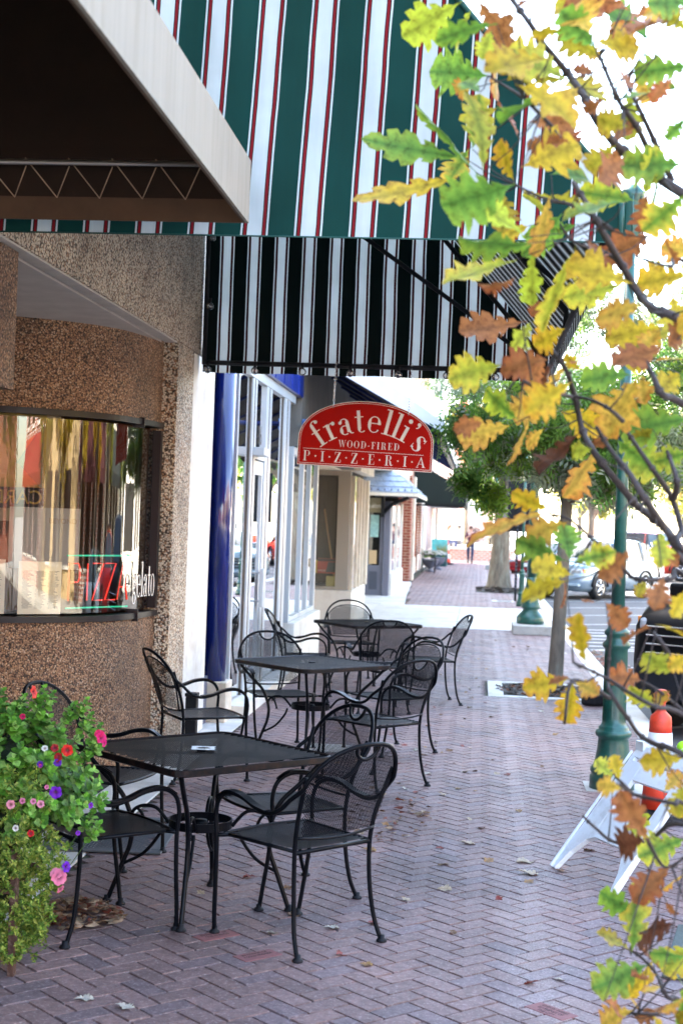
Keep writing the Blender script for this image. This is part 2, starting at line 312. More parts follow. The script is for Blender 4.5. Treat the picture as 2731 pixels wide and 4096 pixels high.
# ================= GROUND =================
def brickground():
    m=bpy.data.materials.new('paving_brick'); n=nodes(m); out=N(n,'ShaderNodeOutputMaterial'); b=N(n,'ShaderNodeBsdfPrincipled'); b.inputs['Roughness'].default_value=.62; b.inputs['Specular IOR Level'].default_value=.55
    tc=N(n,'ShaderNodeTexCoord'); a=N(n,'ShaderNodeAttribute',attribute_name='Col'); col=a.outputs['Color']
    t=N(n,'ShaderNodeTexNoise'); t.inputs['Scale'].default_value=1.1; t.inputs['Detail'].default_value=6; t.inputs['Roughness'].default_value=.6; n.links.new(tc.outputs['Object'],t.inputs['Vector'])
    col=mixc(n,1.0,col,ramp(n,t.outputs['Fac'],[(.32,(.60,.58,.60)),(.5,(1,1,1)),(.72,(1.28,1.25,1.22))]),'MULTIPLY')
    t=N(n,'ShaderNodeTexNoise'); t.inputs['Scale'].default_value=70; t.inputs['Detail'].default_value=4; t.inputs['Roughness'].default_value=.7; n.links.new(tc.outputs['Object'],t.inputs['Vector'])
    col=mixc(n,ramp(n,t.outputs['Fac'],[(.52,(0,0,0)),(.72,(.75,.75,.75))]),col,(.42,.36,.36))
    t2=N(n,'ShaderNodeTexNoise'); t2.inputs['Scale'].default_value=28; t2.inputs['Detail'].default_value=5; n.links.new(tc.outputs['Object'],t2.inputs['Vector'])
    col=mixc(n,1.0,col,ramp(n,t2.outputs['Fac'],[(.35,(.72,.70,.70)),(.65,(1.12,1.12,1.12))]),'MULTIPLY')
    # worn pale mineral band along the walking line (a stain with its own shape)
    sp=N(n,'ShaderNodeSeparateXYZ'); n.links.new(tc.outputs['Object'],sp.inputs[0])
    t4=N(n,'ShaderNodeTexNoise'); t4.inputs['Scale'].default_value=2.2; t4.inputs['Detail'].default_value=6; n.links.new(tc.outputs['Object'],t4.inputs['Vector'])
    ad=N(n,'ShaderNodeMath',operation='MULTIPLY_ADD'); ad.inputs[1].default_value=.6; n.links.new(t4.outputs['Fac'],ad.inputs[0]); n.links.new(sp.outputs[0],ad.inputs[2])
    band=ramp(n,ad.outputs[0],[(.48,(0,0,0)),(.60,(.36,.36,.36)),(.66,(.36,.36,.36)),(.80,(0,0,0))])
    t5=N(n,'ShaderNodeTexNoise'); t5.inputs['Scale'].default_value=120; n.links.new(tc.outputs['Object'],t5.inputs['Vector'])
    mu=mixc(n,1.0,band,ramp(n,t5.outputs['Fac'],[(.45,(.1,.1,.1)),(.6,(1,1,1))]),'MULTIPLY')
    col=mixc(n,mu,col,(.50,.44,.42))
    n.links.new(col,b.inputs['Base Color'])
    bp=N(n,'ShaderNodeBump'); bp.inputs['Strength'].default_value=.5; bp.inputs['Distance'].default_value=.002; n.links.new(t.outputs['Fac'],bp.inputs['Height']); n.links.new(bp.outputs[0],b.inputs['Normal'])
    n.links.new(b.outputs[0],out.inputs[0]); return m
def joints():
    m=bpy.data.materials.new('mossy_joint'); n=nodes(m); out=N(n,'ShaderNodeOutputMaterial'); b=N(n,'ShaderNodeBsdfPrincipled'); b.inputs['Roughness'].default_value=.95
    tc=N(n,'ShaderNodeTexCoord'); t=N(n,'ShaderNodeTexNoise'); t.inputs['Scale'].default_value=3; t.inputs['Detail'].default_value=6; n.links.new(tc.outputs['Object'],t.inputs['Vector'])
    n.links.new(ramp(n,t.outputs['Fac'],[(.40,(.035,.03,.032)),(.55,(.04,.05,.022)),(.7,(.07,.065,.06))]),b.inputs['Base Color']); n.links.new(b.outputs[0],out.inputs[0]); return m
PITS=[(.15,1.45,16.08,17.68),(-.02,1.3,40.6,44.6)]
def inpit(x,y): return any(a<x<b and c<y<d for a,b,c,d in PITS)
def insidewalk(x,y):
    if inpit(x,y): return False
    if y<26.3: return (-2.045<x<1.46) or (-2.14<x<=-2.04 and 13.3<y<19.95) or (-2.9<x<=-2.04 and 20.25<y<25.6)
    if y<33.3: return False
    lo=-2.04 if y>46 else -1.55-.0*y-.04*(y-33)
    return lo<x<1.46 and y<72
m=M(); q=1/math.sqrt(2); br=random.Random(3)
def brick(cx,cy,ang,L=.2,Wd=.1):
    t=br.random(); v=br.uniform(.84,1.14)
    base=(.190,.118,.112) if t<.6 else ((.160,.110,.116) if t<.88 else (.205,.125,.115))
    col=tuple(c*v*(1.25 if cy>33 else 1) for c in base); g=.0032; z=br.uniform(-.0012,.0012); zt=br.uniform(-.0008,.0008)  # bricks beyond the crossing lightened to imitate glare on the far sidewalk
    ca,sa=math.cos(ang),math.sin(ang); hx,hy=L/2-g,Wd/2-g; vs=[]
    for (sx,sy) in ((-1,-1),(1,-1),(1,1),(-1,1)):
        for e,zz in ((0,-.012),(.0028,0)):
            x=sx*(hx-e); y=sy*(hy-e); vs.append((cx+x*ca-y*sa,cy+x*sa+y*ca,z+zz+zt*sx))
    m.add(vs,[(1,3,5,7),(0,2,3,1),(2,4,5,3),(4,6,7,5),(6,0,1,7)],col)
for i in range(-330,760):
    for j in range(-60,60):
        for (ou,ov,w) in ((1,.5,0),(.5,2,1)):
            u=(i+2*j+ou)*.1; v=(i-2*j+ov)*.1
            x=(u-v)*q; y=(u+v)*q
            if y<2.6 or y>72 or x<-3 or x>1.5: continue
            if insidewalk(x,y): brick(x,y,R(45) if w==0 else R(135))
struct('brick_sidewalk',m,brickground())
m=M()
m.box(-12,-14,-.30,1.47,75,-.0095); struct('sidewalk_bed',m,joints())
m=M()
for y in range(-3,13,1): m.box(-2.42,y*1.0,-.2,-2.05,y+.994 if y<12 else 13.38,.002)
struct('concrete_strip',m,CONCL,.004)
m=M()
for a,b in ((26.32,28.3),(28.31,30.7),(30.71,33.2)): 
    for c,d in ((-2.13,-.36),(-.35,1.455)): m.box(c,a,-.2,d,b,.003)
m.add([(-2.9,33.21,.002),(-1.6,33.21,.002),(-1.75,37,.002),(-1.95,44,.002),(-2.04,46,.002),(-2.9,46,.002)],[(0,1,2,3,4,5)])
m.box(-2.9,25.61,-.2,-2.14,33.2,.001)
struct('concrete_crossing',m,CONCL)
m=M()
for i in range(30): y=-6+i*2.7; m.box(1.475,y,-.3,1.72,y+2.69,.004)
struct('curb',m,CONCL,.012)
m=M(); m.box(1.735,-30,-.6,13.0,200,-.14); struct('road',m,ASPH)
m=M()
for i in range(16):
    y=9+i*3.1+( .0); mt=Matrix.Translation((1.9,y,-.136))@Matrix.Rotation(R(34),4,'Z'); m.box(0,-.06,0,5.4,.06,.002,mt)
for i in range(7):
    y=24.5+i*.8; mt=Matrix.Translation((1.9,y,-.134))@Matrix.Rotation(R(8),4,'Z'); m.box(0,-.09,0,2.6,.09,.002,mt)
struct('road_markings',m,PAINTW)
m=M(); m.box(13.02,-30,-.6,17,200,.0); struct('far_sidewalk',m,CONC)
m=M(); m.box(-300,-300,-1.0,300,600,-.62); struct('ground',m,CONC)
# raised terrace beyond the low wall
m=M(); m.box(-9,72.6,-.3,1.4,110,.45); m.box(-9,75.5,.45,1.4,110,.8); struct('terrace',m,CONCL)
# tree pits
def pit(name,x0,x1,y0,y1,w,label):
    t=M(); t.box(x0,y0,-.2,x0+w,y1,.006); t.box(x1-.06,y0,-.2,x1,y1,.006); t.box(x0+w,y0,-.2,x1-.06,y0+.13,.006); t.box(x0+w,y1-.13,-.2,x1-.06,y1,.006)
    return struct(name,t,CONCL,.004)
pit('tree_pit_border',.16,1.44,16.1,17.66,.17,'')
def mound(name,cx,cy,rx,ry,h,n,seed,label,palette,mt,sz=.035,disc=True):
    r=random.Random(seed); t=M(); k=28; ring=6; vs=[(cx,cy,h)]
    for i in range(1,ring+1):
        for j in range(k):
            a=2*PI*j/k; f=i/ring; vs.append((cx+rx*f*math.cos(a),cy+ry*f*math.sin(a),h*(1-f*f)+r.uniform(-.006,.006)*(i<ring)))
    fs=[(0,1+j,1+(j+1)%k) for j in range(k)]+[(1+(i-1)*k+j,1+i*k+j,1+i*k+(j+1)%k,1+(i-1)*k+(j+1)%k) for i in range(1,ring) for j in range(k)]
    if disc: t.add(vs,fs,(.03,.02,.015))
    for i in range(n):
        a=r.uniform(0,2*PI); f=math.sqrt(r.random())*1.05; x=cx+rx*f*math.cos(a); y=cy+ry*f*math.sin(a); z=max(.003,h*(1-f*f))+r.uniform(.003,.02)
        mt_=Matrix.Translation((x,y,z))@Matrix.Rotation(r.uniform(0,6.3),4,'Z')@Matrix.Rotation(r.uniform(-.7,.7),4,'X')
        s_=sz*r.uniform(.4,1.1); pts=[(-s_,0,0),(-s_*.3,-s_*.4,.2*s_),(s_*.6,-s_*.35,0),(s_,.1*s_,.25*s_),(s_*.4,s_*.45,.1*s_),(-s_*.4,s_*.35,0)]
        c=r.choice(palette); v=r.uniform(.7,1.2)
        t.add([mt_@Vector(p) for p in pts],[(0,1,2,3),(0,3,4,5)],tuple(x_*v for x_ in c))
    return tag(obj(name,t,mt),label,'leaf litter' if 'leaf' in name else 'mulch',kind='stuff')
DRY=[(.22,.12,.07),(.30,.20,.13),(.12,.06,.04),(.38,.28,.2),(.2,.05,.03)]
LM=leafmat('dry_leaf',.15,True,.6,40)
mound('mulch',.80,16.88,.52,.60,.03,500,4,'dark mulch and chips around the slim tree by the kerb',[(.05,.035,.03),(.09,.07,.06),(.2,.17,.15),(.3,.12,.06)],LM,.04)
mound('mulch',.62,42.6,.62,1.9,.08,500,5,'dark mulch ring at the foot of the thick trunk',[(.04,.028,.02),(.07,.05,.04)],LM,.07)
mound('leaf_pile',-1.76,6.60,.20,.20,.06,330,8,'heap of dry brown leaves on the bricks below the flowers',DRY,LM,.038,False)
mound('leaf_pile',-.50,9.3,.26,.75,.004,90,9,'drift of dry leaves on the bricks behind the near chairs',DRY,LM,.032,False)
mound('leaf_pile',1.95,22.5,.30,1.6,.02,220,10,'reddish leaves gathered in the gutter beside the kerb',[(.35,.14,.10),(.28,.2,.15),(.45,.25,.2)],LM,.05,False).location.z=-.13
# ================= PIZZERIA BUILDING (pebble dash) =================
CP=[(-5.4,9.55),(-4.4,9.5),(-3.6,9.55),(-3.11,9.68),(-2.76,9.93),(-2.56,10.22),(-2.475,10.55),(-2.435,10.8),(-2.415,11.0)]
CV=[(p.x,p.y) for p in smooth([(x,y,0) for x,y in CP],6)]
def offset(cv,d):
    out=[]
    for i,(x,y) in enumerate(cv):
        a=cv[max(i-1,0)]; b=cv[min(i+1,len(cv)-1)]; tx,ty=b[0]-a[0],b[1]-a[1]; l=math.hypot(tx,ty); out.append((x+ty/l*d,y-tx/l*d))
    return out
def wallstrip(m,cv,z0,z1,th):
    a=offset(cv,0); b=offset(cv,-th); n=len(cv)
    vs=[(x,y,z0) for x,y in a]+[(x,y,z1) for x,y in a]+[(x,y,z0) for x,y in b]+[(x,y,z1) for x,y in b]
    sm=m.smooth; m.smooth=True
    fs=[(i,i+1,n+i+1,n+i) for i in range(n-1)]+[(2*n+i+1,2*n+i,3*n+i,3*n+i+1) for i in range(n-1)]
    m.add(vs,fs); m.smooth=False
    m.add(vs,[(n+i,n+i+1,3*n+i+1,3*n+i) for i in range(n-1)]+[(i+1,i,2*n+i,2*n+i+1) for i in range(n-1)]+[(n-1,3*n-1,4*n-1,2*n-1)]); m.smooth=sm
BL=thing('pizzeria_building','pebble dashed shopfront with rounded corner window under the canopies','building',(-2.4,10,0))
def bpart(name,m,mats,parent=None,bevel=0):
    p=parent or BL; o=obj(name,m,mats,p,bevel); 
    off=Vector(p.location) if p.parent is None else Vector((0,0,0))
    if p.parent is None: o.location=-off
    return o
def part(p,name,m,mats,bevel=0):
    """part modelled in world coordinates under the unrotated thing p"""
    o=obj(name,m,mats,p,bevel); o.location=-Vector(p.location) if p.parent is None else (0,0,0); return o
m=M(); wallstrip(m,CV,0,1.08,.14); part(BL,'wall',m,PEB)
m=M(); wallstrip(m,CV,2.53,3.16,.14); part(BL,'wall',m,PEB)
m=M(); m.box(-2.50,11.0,0,-2.30,11.62,3.149); part(BL,'pier',m,PEBL,.006)
m=M(); m.box(-9,-3,3.15,-2.295,11.885,8.6); part(BL,'upper_wall',m,PEBL)
m=M()
for y in (4.6,6.2,7.4,8.6,9.9,11.2): m.box(-2.31,y,3.17,-2.2985,y+.012,8)
part(BL,'panel_joint',m,ALUG)
m=M(); m.box(-8.9,-2.9,3.135,-2.42,11.5,3.149); m.box(-2.40,-2.9,3.139,-2.31,10.99,3.1495); part(BL,'soffit',m,SOF)
m=M(); m.box(-3.2,6.95,2.44,-2.34,7.22,3.13); part(BL,'hanging_bulkhead',m,PEB)
win=obj('window',M().box(-2.5,10.95,.9,-2.45,10.99,.95),BLK,BL); win.location=-Vector(BL.location)
m=M(); cz=offset(CV,.012)
def frame_rail(z,h=.042,d=.035):
    t=M(); wallstrip(t,offset(CV,d-.01),z,z+h,.10); return t
fr=frame_rail(1.08); f2=frame_rail(2.488); fr.add(f2.v,f2.f); fr.box(-2.46,10.93,1.14,-2.395,10.995,2.47); fr.box(-2.52,10.545,1.06,-2.435,10.56,1.15); fr.box(-2.52,10.545,2.465,-2.435,10.56,2.54)
obj('frame',fr,mat('bronze_frame',(.012,.012,.016),.35,0,.1,10,spec=.3),win)
n_=len(CV); pv=offset(CV,-.03); m=M(); m.smooth=True
m.add([(x,y,1.14) for x,y in pv]+[(x,y,2.47) for x,y in pv],[(i,i+1,n_+i+1,n_+i) for i in range(n_-1)])
obj('pane',m,GLC,win)
# room behind
m=M(); m.box(-8.4,11.5,0,-2.5,11.6,3.13); m.box(-8.5,9.5,0,-8.4,11.5,3.13); m.box(-8.4,9.75,0,-5.4,9.95,3.13); m.box(-8.4,9.5,-.005,-2.55,11.5,-.001); part(BL,'interior_wall',m,WARM)
m=M(); m.box(-8.4,9.7,3.05,-3.2,11.48,3.13); part(BL,'interior_ceiling',m,WARM)
m=M(); m.box(-7.5,-2.9,0,-7.4,9.5,3.13); part(BL,'entry_wall',m,PEB)
# interior things
def sheet(name,x0,y0,x1,y1,z0,z1,mt,label,cat,lines=0,grp=None):
    dx,dy=x1-x0,y1-y0; l=math.hypot(dx,dy); t=thing(name,label,cat,(x0,y0,z0),math.atan2(dy,dx),grp)
    obj('page',M().box(0,0,0,l,.004,z1-z0),mt,t)
    if lines:
        r=random.Random(int(x0*100)); m=M()
        for i in range(lines):
            z=.04+(z1-z0-.1)*i/lines
            for c in range(3):
                a=l*(.08+.3*c)+r.uniform(0,.01); m.box(a,-.002,z,a+l*r.uniform(.12,.25),-.0005,z+(z1-z0)/lines*.35)
        obj('print',m,mat('grey_print',(.25,.24,.2),.8),t)
    return t
PAPER=mat('menu_paper',(.80,.76,.60),.8,0,.05,4)
sheet('menu_sheet',-3.55,9.72,-3.18,9.78,1.13,1.50,PAPER,'cream menu sheet at the left edge of the curved window','menu',34)
sheet('menu_sheet',-3.10,9.82,-2.85,9.99,1.13,1.49,PAPER,'cream menu sheet beside the red neon letters in the window','menu',34)
LGREY=mat('pale_card',(.42,.42,.40),.7)
t=sheet('white_card',-3.35,10.35,-2.86,10.45,1.42,1.86,LGREY,'large pale card with small lettering standing behind the menus','card')
text('BEYOND',.05,Matrix.Translation((.28,-.004,.33))@Matrix.Rotation(R(90),4,'X'),mat('bronze_ink',(.3,.25,.18),.5),t)
t=thing('framed_poster','framed yellow and green poster with mirrored black lettering inside the window','poster',(-3.8,10.95,1.75))
obj('frame',M().box(0,0,0,.62,.03,.98),mat('poster_mount',(.42,.35,.26),.6),t,.004)
pm=M(); pm.box(.05,-.004,.10,.52,0,.93); obj('print',pm,mat('poster_ochre',(.48,.34,.10),.7,0,.3,4),t)
g=M(); g.prism([(.30,.45),(.50,.25),(.50,.75)],.002,Matrix.Translation((0,-.006,0))@Matrix.Rotation(R(90),4,'X')); obj('print',g,mat('poster_green',(.10,.22,.10),.7),t)
obj('print',M().box(.05,-.008,.10,.52,-.006,.26),mat('poster_black',(.03,.03,.035),.7),t)
text('CARDO',.15,Matrix.Translation((.51,-.0095,.135))@Matrix.Rotation(R(90),4,'X')@Matrix.Diagonal((-1,1,1,1)),mat('poster_gold',(.45,.33,.08),.7),t)
# neon sign
NEON=mat('red_neon_tube',(.6,.035,.02),.3,emit=.13); NGRN=mat('green_tube',(.02,.35,.2),.3,emit=.12)
t=thing('neon_sign','red neon PIZZA letters between two green tubes inside the curved window','neon sign',(-2.81,10.03,1.15),R(58))
def neon(strokes,x):
    m=M()
    for s_ in strokes: m.tube([(x+a,0,b) for a,b in s_],.006,6)
    return m
x=0.0; H=.26
GL={'P':[[(0,0),(0,H),(.085,H),(.10,H-.03),(.10,H*.62),(.085,H*.5),(.015,H*.5)]],'I':[[(.02,0),(.02,H)]],'Z':[[(0,H),(.10,H),(0,0),(.10,0)]],'A':[[(0,0),(.05,H),(.10,0)],[(.02,H*.35),(.08,H*.35)]]}
for ch,x in zip('PIZZA',(0.0,.155,.225,.345,.465)):
    m=neon(GL[ch],x); m.v=[(a,b,c+.07) for a,b,c in m.v]; obj('letter',m,NEON,t)
m=M(); m.tube([(-.02,0,.385),(.57,0,.385)],.006,6); m.tube([(-.02,0,.02),(.57,0,.02)],.006,6); obj('tube',m,NGRN,t)
# counter stools / shapes inside
t=thing('counter','dark wooden counter standing deep inside the pizzeria','counter',(-5.2,11.2,0)); obj('body',M().box(0,0,0,2.2,.5,1.0),WARM,t,.01); obj('top',M().box(-.03,-.03,1.003,2.23,.53,1.04),BLKP,t,.006)
# ================= STOREFRONT BUILDING =================
SB=thing('storefront_building','white shop with blue trim and aluminium framed glass doors','building',(-2.2,16,0))
P2=lambda name,m,mats,b=0: part(SB,name,m,mats,b)
m=M(); m.box(-9,11.90,3.27,-2.40,26.4,8.6); P2('upper_wall',m,STUC)
m=M(); m.box(-9,11.63,0,-2.31,12.62,3.145); P2('pilaster',m,STUC,.01)
m=M(); m.box(-2.48,13.05,0,-2.19,13.38,.36); P2('column_base',m,CREAM,.01)
m=M(); m.lathe([(.108,0),(.108,2.9)],40,(-2.335,13.22,.36)); P2('column',m,BLUE)
m=M(); m.box(-2.42,12.63,0,-2.36,13.04,.42); P2('base_panel',m,GREYD)
XG=-2.25
def fbar(m,y0,y1,z0,z1,d=.05,x=XG): m.box(x-d,y0,z0,x+d*.6,y1,z1)
def bars(pts,z0,z1,nm='window_frame'):
    for a,b in pts: q_=M(); fbar(q_,a,b,z0,z1); P2(nm,q_,ALUW,.004)
bars(((13.36,13.42),(14.20,14.47),(15.12,15.52),(16.56,17.02)),.12,3.20)
fm=M(); fbar(fm,13.34,17.44,3.20,3.30,.06); P2('window_frame',fm,ALUW,.004); fm=M(); fbar(fm,14.47,15.12,2.42,2.53,.045); P2('window_frame',fm,ALUW,.004)
for a,b in ((14.18,14.20),(16.54,16.56),(14.30,14.34),(15.30,15.34),(16.75,16.79)): P2('gasket',M().box(XG-.04,a,.12,XG+(.012 if b-a<.03 else .033),b,3.195),ALUG)
for a,b,z0,z1 in ((13.42,14.18,.14,3.20),(14.47,15.12,2.53,3.20),(15.52,16.54,.14,3.20)): P2('pane',M().add([(XG,a,z0),(XG,b,z0),(XG,b,z1),(XG,a,z1)],[(0,1,2,3)]),GLS)
dm=M(); fbar(dm,14.48,14.56,.14,2.41,.03); fbar(dm,15.03,15.11,.14,2.41,.03); fbar(dm,14.56,15.03,2.27,2.41,.03); fbar(dm,14.56,15.03,.14,.32,.03)
dr=P2('door',dm,ALUW,.003)
def sub(name,m,mt,b=0): return obj(name,m,mt,dr,b)
sub('pane',M().add([(XG,14.56,.32),(XG,15.03,.32),(XG,15.03,2.27),(XG,14.56,2.27)],[(0,1,2,3)]),GLS)
sub('handle',M().box(XG+.05,14.90,.93,XG+.09,15.0,1.32).box(XG+.0,14.94,.98,XG+.06,14.96,1.0).box(XG,14.94,1.27,XG+.06,14.96,1.29),ALUW,.004)
sub('closer',M().box(XG+.02,14.30,2.45,XG+.14,14.70,2.53),ALUW,.004)
text('16',.28,frame((XG+.012,14.74,2.58),(0,1,0),(0,0,1)),mat('black_vinyl',(.02,.02,.02),.5),dr,'number',.001,'LEFT',.8)
P2('threshold',M().box(-2.33,13.39,.001,-2.06,17.30,.118),STUC,.008)
P2('blue_fascia',M().box(-2.39,13.3,3.305,-2.17,17.8,4.2),BLUEP,.003)
for y in (13.9,14.6,15.3,16.0,16.7,17.3): P2('fascia_rib',M().box(-2.17,y,3.31,-2.158,y+.03,4.2),BLUEP)
P2('low_wall',M().box(-2.52,17.46,0,-2.14,20.3,.60),STUC,.012)
bars(((17.46,17.56),(18.52,18.62),(19.3,19.4),(20.14,20.26)),.601,2.70)
fm=M(); fbar(fm,17.56,20.14,2.60,2.70); P2('window_frame',fm,ALUW,.004); fm=M(); fbar(fm,17.56,20.14,.602,.66); P2('window_frame',fm,ALUW,.004)
for a,b in ((17.56,18.52),(18.62,19.3),(19.4,20.14)): P2('pane',M().add([(XG,a,.66),(XG,b,.66),(XG,b,2.60),(XG,a,2.60)],[(0,1,2,3)]),GLS)
STK=mat('white_sticker',(.75,.75,.72),.6)
for a,b,c,d_ in ((19.6,1.62,19.8,1.80),(19.55,1.32,19.85,1.48),(19.55,1.02,19.8,1.20)): P2('sticker',M().box(XG+.003,a,b,XG+.005,c,d_),STK)
P2('upper_front_wall',M().box(-2.4,17.81,2.72,-2.19,26.35,5.6),DIRTSHADEW)
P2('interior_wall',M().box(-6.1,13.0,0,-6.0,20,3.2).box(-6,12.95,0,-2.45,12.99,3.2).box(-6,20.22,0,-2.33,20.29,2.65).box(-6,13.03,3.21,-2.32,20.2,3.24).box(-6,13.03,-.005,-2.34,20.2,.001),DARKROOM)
P2('junction_box',M().box(-2.19,17.9,2.92,-2.02,18.35,3.06).box(-2.19,17.9,2.84,-2.05,18.3,2.915),mat('light_blue_paint',(.03,.14,.42),.4,0,.1,6,dirt=(.4,.45,.5),dscale=30),.006)
# recess: side wall, back window wall facing the camera (Y=25.6)
P2('recess_wall',M().box(-3.1,20.31,0,-3.0,25.6,3.2),CREAM)
P2('recess_soffit',M().box(-3.0,20.31,2.70,-2.41,25.62,2.72),CREAM)
YB=25.6
P2('low_wall',M().box(-3.0,YB,0,-2.16,28.6,.62),STUC,.012)
fm=M(); fm.box(-2.98,YB+.02,.625,-2.90,YB+.10,2.70); fm.box(-2.46,YB+.02,.625,-2.24,YB+.14,2.70); fm.box(-2.90,YB+.02,2.62,-2.46,YB+.10,2.70); fm.box(-2.90,YB+.02,.625,-2.46,YB+.10,.68)
P2('window_frame',fm,mat('taupe_frame',(.36,.33,.28),.5),.004)
P2('pane',M().add([(-2.9,YB+.06,.68),(-2.46,YB+.06,.68),(-2.46,YB+.06,2.62),(-2.9,YB+.06,2.62)],[(0,1,2,3)]),glassmat('dark_glass',(.7,.7,.7),.05,1.0))
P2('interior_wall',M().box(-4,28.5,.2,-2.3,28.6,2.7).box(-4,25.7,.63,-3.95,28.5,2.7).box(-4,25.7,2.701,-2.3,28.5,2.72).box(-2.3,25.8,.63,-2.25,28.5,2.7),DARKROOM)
# side windows along the street; warm reflection painted as a salmon panel behind
fm=M()
for y in (25.75,26.62,27.3,27.95): fm.box(-2.235,y,.625,-2.17,y+.07,2.62)
fm.box(-2.235,28.4,.625,-2.13,28.6,2.62)
P2('window_frame',fm,CREAM,.003)
P2('reflection_panel',M().box(-2.245,25.8,.625,-2.225,28.5,2.62),mat('salmon_reflection',(.85,.52,.34),.5,0,.06,1))  # colour imitates sunlit facades reflected in the glass
P2('cornice',M().box(-3,25.55,2.701,-2.06,28.65,2.86).box(-3,25.5,2.861,-1.98,28.7,2.95),CREAM,.01)
P2('upper_front_wall',M().box(-9,26.41,2.96,-2.2,28.7,8.6),CREAM)
P2('pane',M().add([(-2.20,25.8,.63),(-2.20,28.45,.63),(-2.20,28.45,2.62),(-2.20,25.8,2.62)],[(0,1,2,3)]),GLS)
t=thing('broom','wooden handled broom leaning inside the dark shop window','broom',(-2.56,26.5,.63)); obj('handle',M().tube([(0,0,.2),(-.24,.25,1.40)],.018,8),mat('pine_wood',(.42,.24,.10),.6),t); obj('head',M().box(-.14,-.04,.02,.14,.06,.2),mat('straw',(.5,.4,.15),.9),t,.01)
t=thing('shop_sign_board','red and dark notice board propped behind the recessed window','notice',(-2.80,25.85,.90)); obj('board',M().box(0,0,0,.33,.02,.26),mat('notice_red',(.55,.05,.025),.5),t,.003)
obj('print',M().prism([(.15,.02),(.33,.02),(.33,.2),(.19,.2)],.002,Matrix.Translation((0,-.002,0))@Matrix.Rotation(R(90),4,'X')),mat('notice_dark',(.06,.07,.07),.5),t)
text('479-790-5003',.045,Matrix.Translation((.01,-.005,.03))@Matrix.Rotation(R(90),4,'X'),WPAINT,t,'lettering',.001,'LEFT',.55)
obj('print',M().box(.0,-.003,.21,.33,-.001,.255),mat('notice_black',(.02,.02,.02),.5),t)
t=thing('yellow_box','yellow box on the floor inside the dark shop window','box',(-2.95,26.4,.63)); obj('body',M().box(0,0,.25,.14,.2,.45),mat('yellow_card',(.6,.45,.04),.6),t,.005); obj('lid',M().box(-.01,-.01,.452,.15,.21,.48),mat('yellow_lid',(.7,.55,.05),.6),t,.003)
# ================= SLATE ROOF SHOP =================
GB=thing('slate_roof_shop','grey and white shop with small slate roof over its door','building',(-2.3,38,0))
P3=lambda name,m,mats,b=0: part(GB,name,m,mats,b)
P3('upper_wall',M().box(-9,28.71,3.12,-2.2,46.9,8.4),CREAM)
P3('recess_wall',M().box(-3.3,28.62,0,-3.2,36.6,3.11).box(-3.2,28.62,3.10,-2.25,36.6,3.118),CREAM)
fr=M(); fr.box(-2.84,36.68,0,-2.721,36.8,2.35); fr.box(-2.44,36.68,0,-2.36,36.8,2.35); fr.box(-2.72,36.68,2.2,-2.44,36.8,2.35); fr.box(-2.72,36.68,0,-2.44,36.78,.75)
d=P3('door',fr,GREYD,.005)
obj('pane',M().add([(-2.72,36.75,.75),(-2.44,36.75,.75),(-2.44,36.75,2.2),(-2.72,36.75,2.2)],[(0,1,2,3)]),GLS,d)
obj('poster',M().box(-2.69,36.735,1.45,-2.48,36.742,2.0),mat('pale_aqua_print',(.35,.62,.60),.6,0,.3,12),d)
obj('poster',M().box(-2.70,36.735,.78,-2.51,36.742,1.12),mat('tan_print',(.62,.45,.25),.6),d)
obj('panel',M().box(-2.68,36.67,.15,-2.48,36.68,.6),mat('darker_grey_paint',(.06,.07,.10),.5),d,.003)
P3('pilaster',M().box(-2.355,36.62,0,-2.19,36.9,2.35),GREYD,.01)
P3('sign_board',M().box(-3.1,36.50,2.06,-2.34,36.55,2.42),mat('olive_board',(.22,.19,.11),.6),.004)
text('Art',.17,frame((-2.93,36.495,2.17),(1,0,0),(0,0,1)),WPAINT,GB,'lettering').location=-Vector(GB.location)
text('of the',.10,frame((-2.745,36.495,2.17),(1,0,0),(0,0,1)),WPAINT,GB,'lettering',.001,'LEFT',.6).location=-Vector(GB.location)
text('Home',.17,frame((-2.64,36.495,2.17),(1,0,0),(0,0,1)),WPAINT,GB,'lettering',.001,'LEFT',.62).location=-Vector(GB.location)
P3('low_wall',M().box(-2.9,36.95,0,-2.12,42.0,.55),STUC,.012)
m=M(); 
for y in (37.3,38.6,39.9): m.box(-2.119,y,.12,-2.112,y+1.0,.42)
P3('wall_panel',m,CREAM,.003)
for y0,y1 in ((36.97,37.12),(39.5,39.6),(41.8,42)): P3('window_frame',M().box(-2.24,y0,.551,-2.16,y1,2.35),STUC,.004)
P3('pane',M().add([(-2.2,37.1,.56),(-2.2,41.9,.56),(-2.2,41.9,2.34),(-2.2,37.1,2.34)],[(0,1,2,3)]),GLS)
P3('interior_wall',M().box(-5,36.9,0,-4.9,42,3).box(-4.9,41.95,0,-2.3,42,3).box(-4.9,36.85,0,-2.6,36.9,3),DARKROOM)
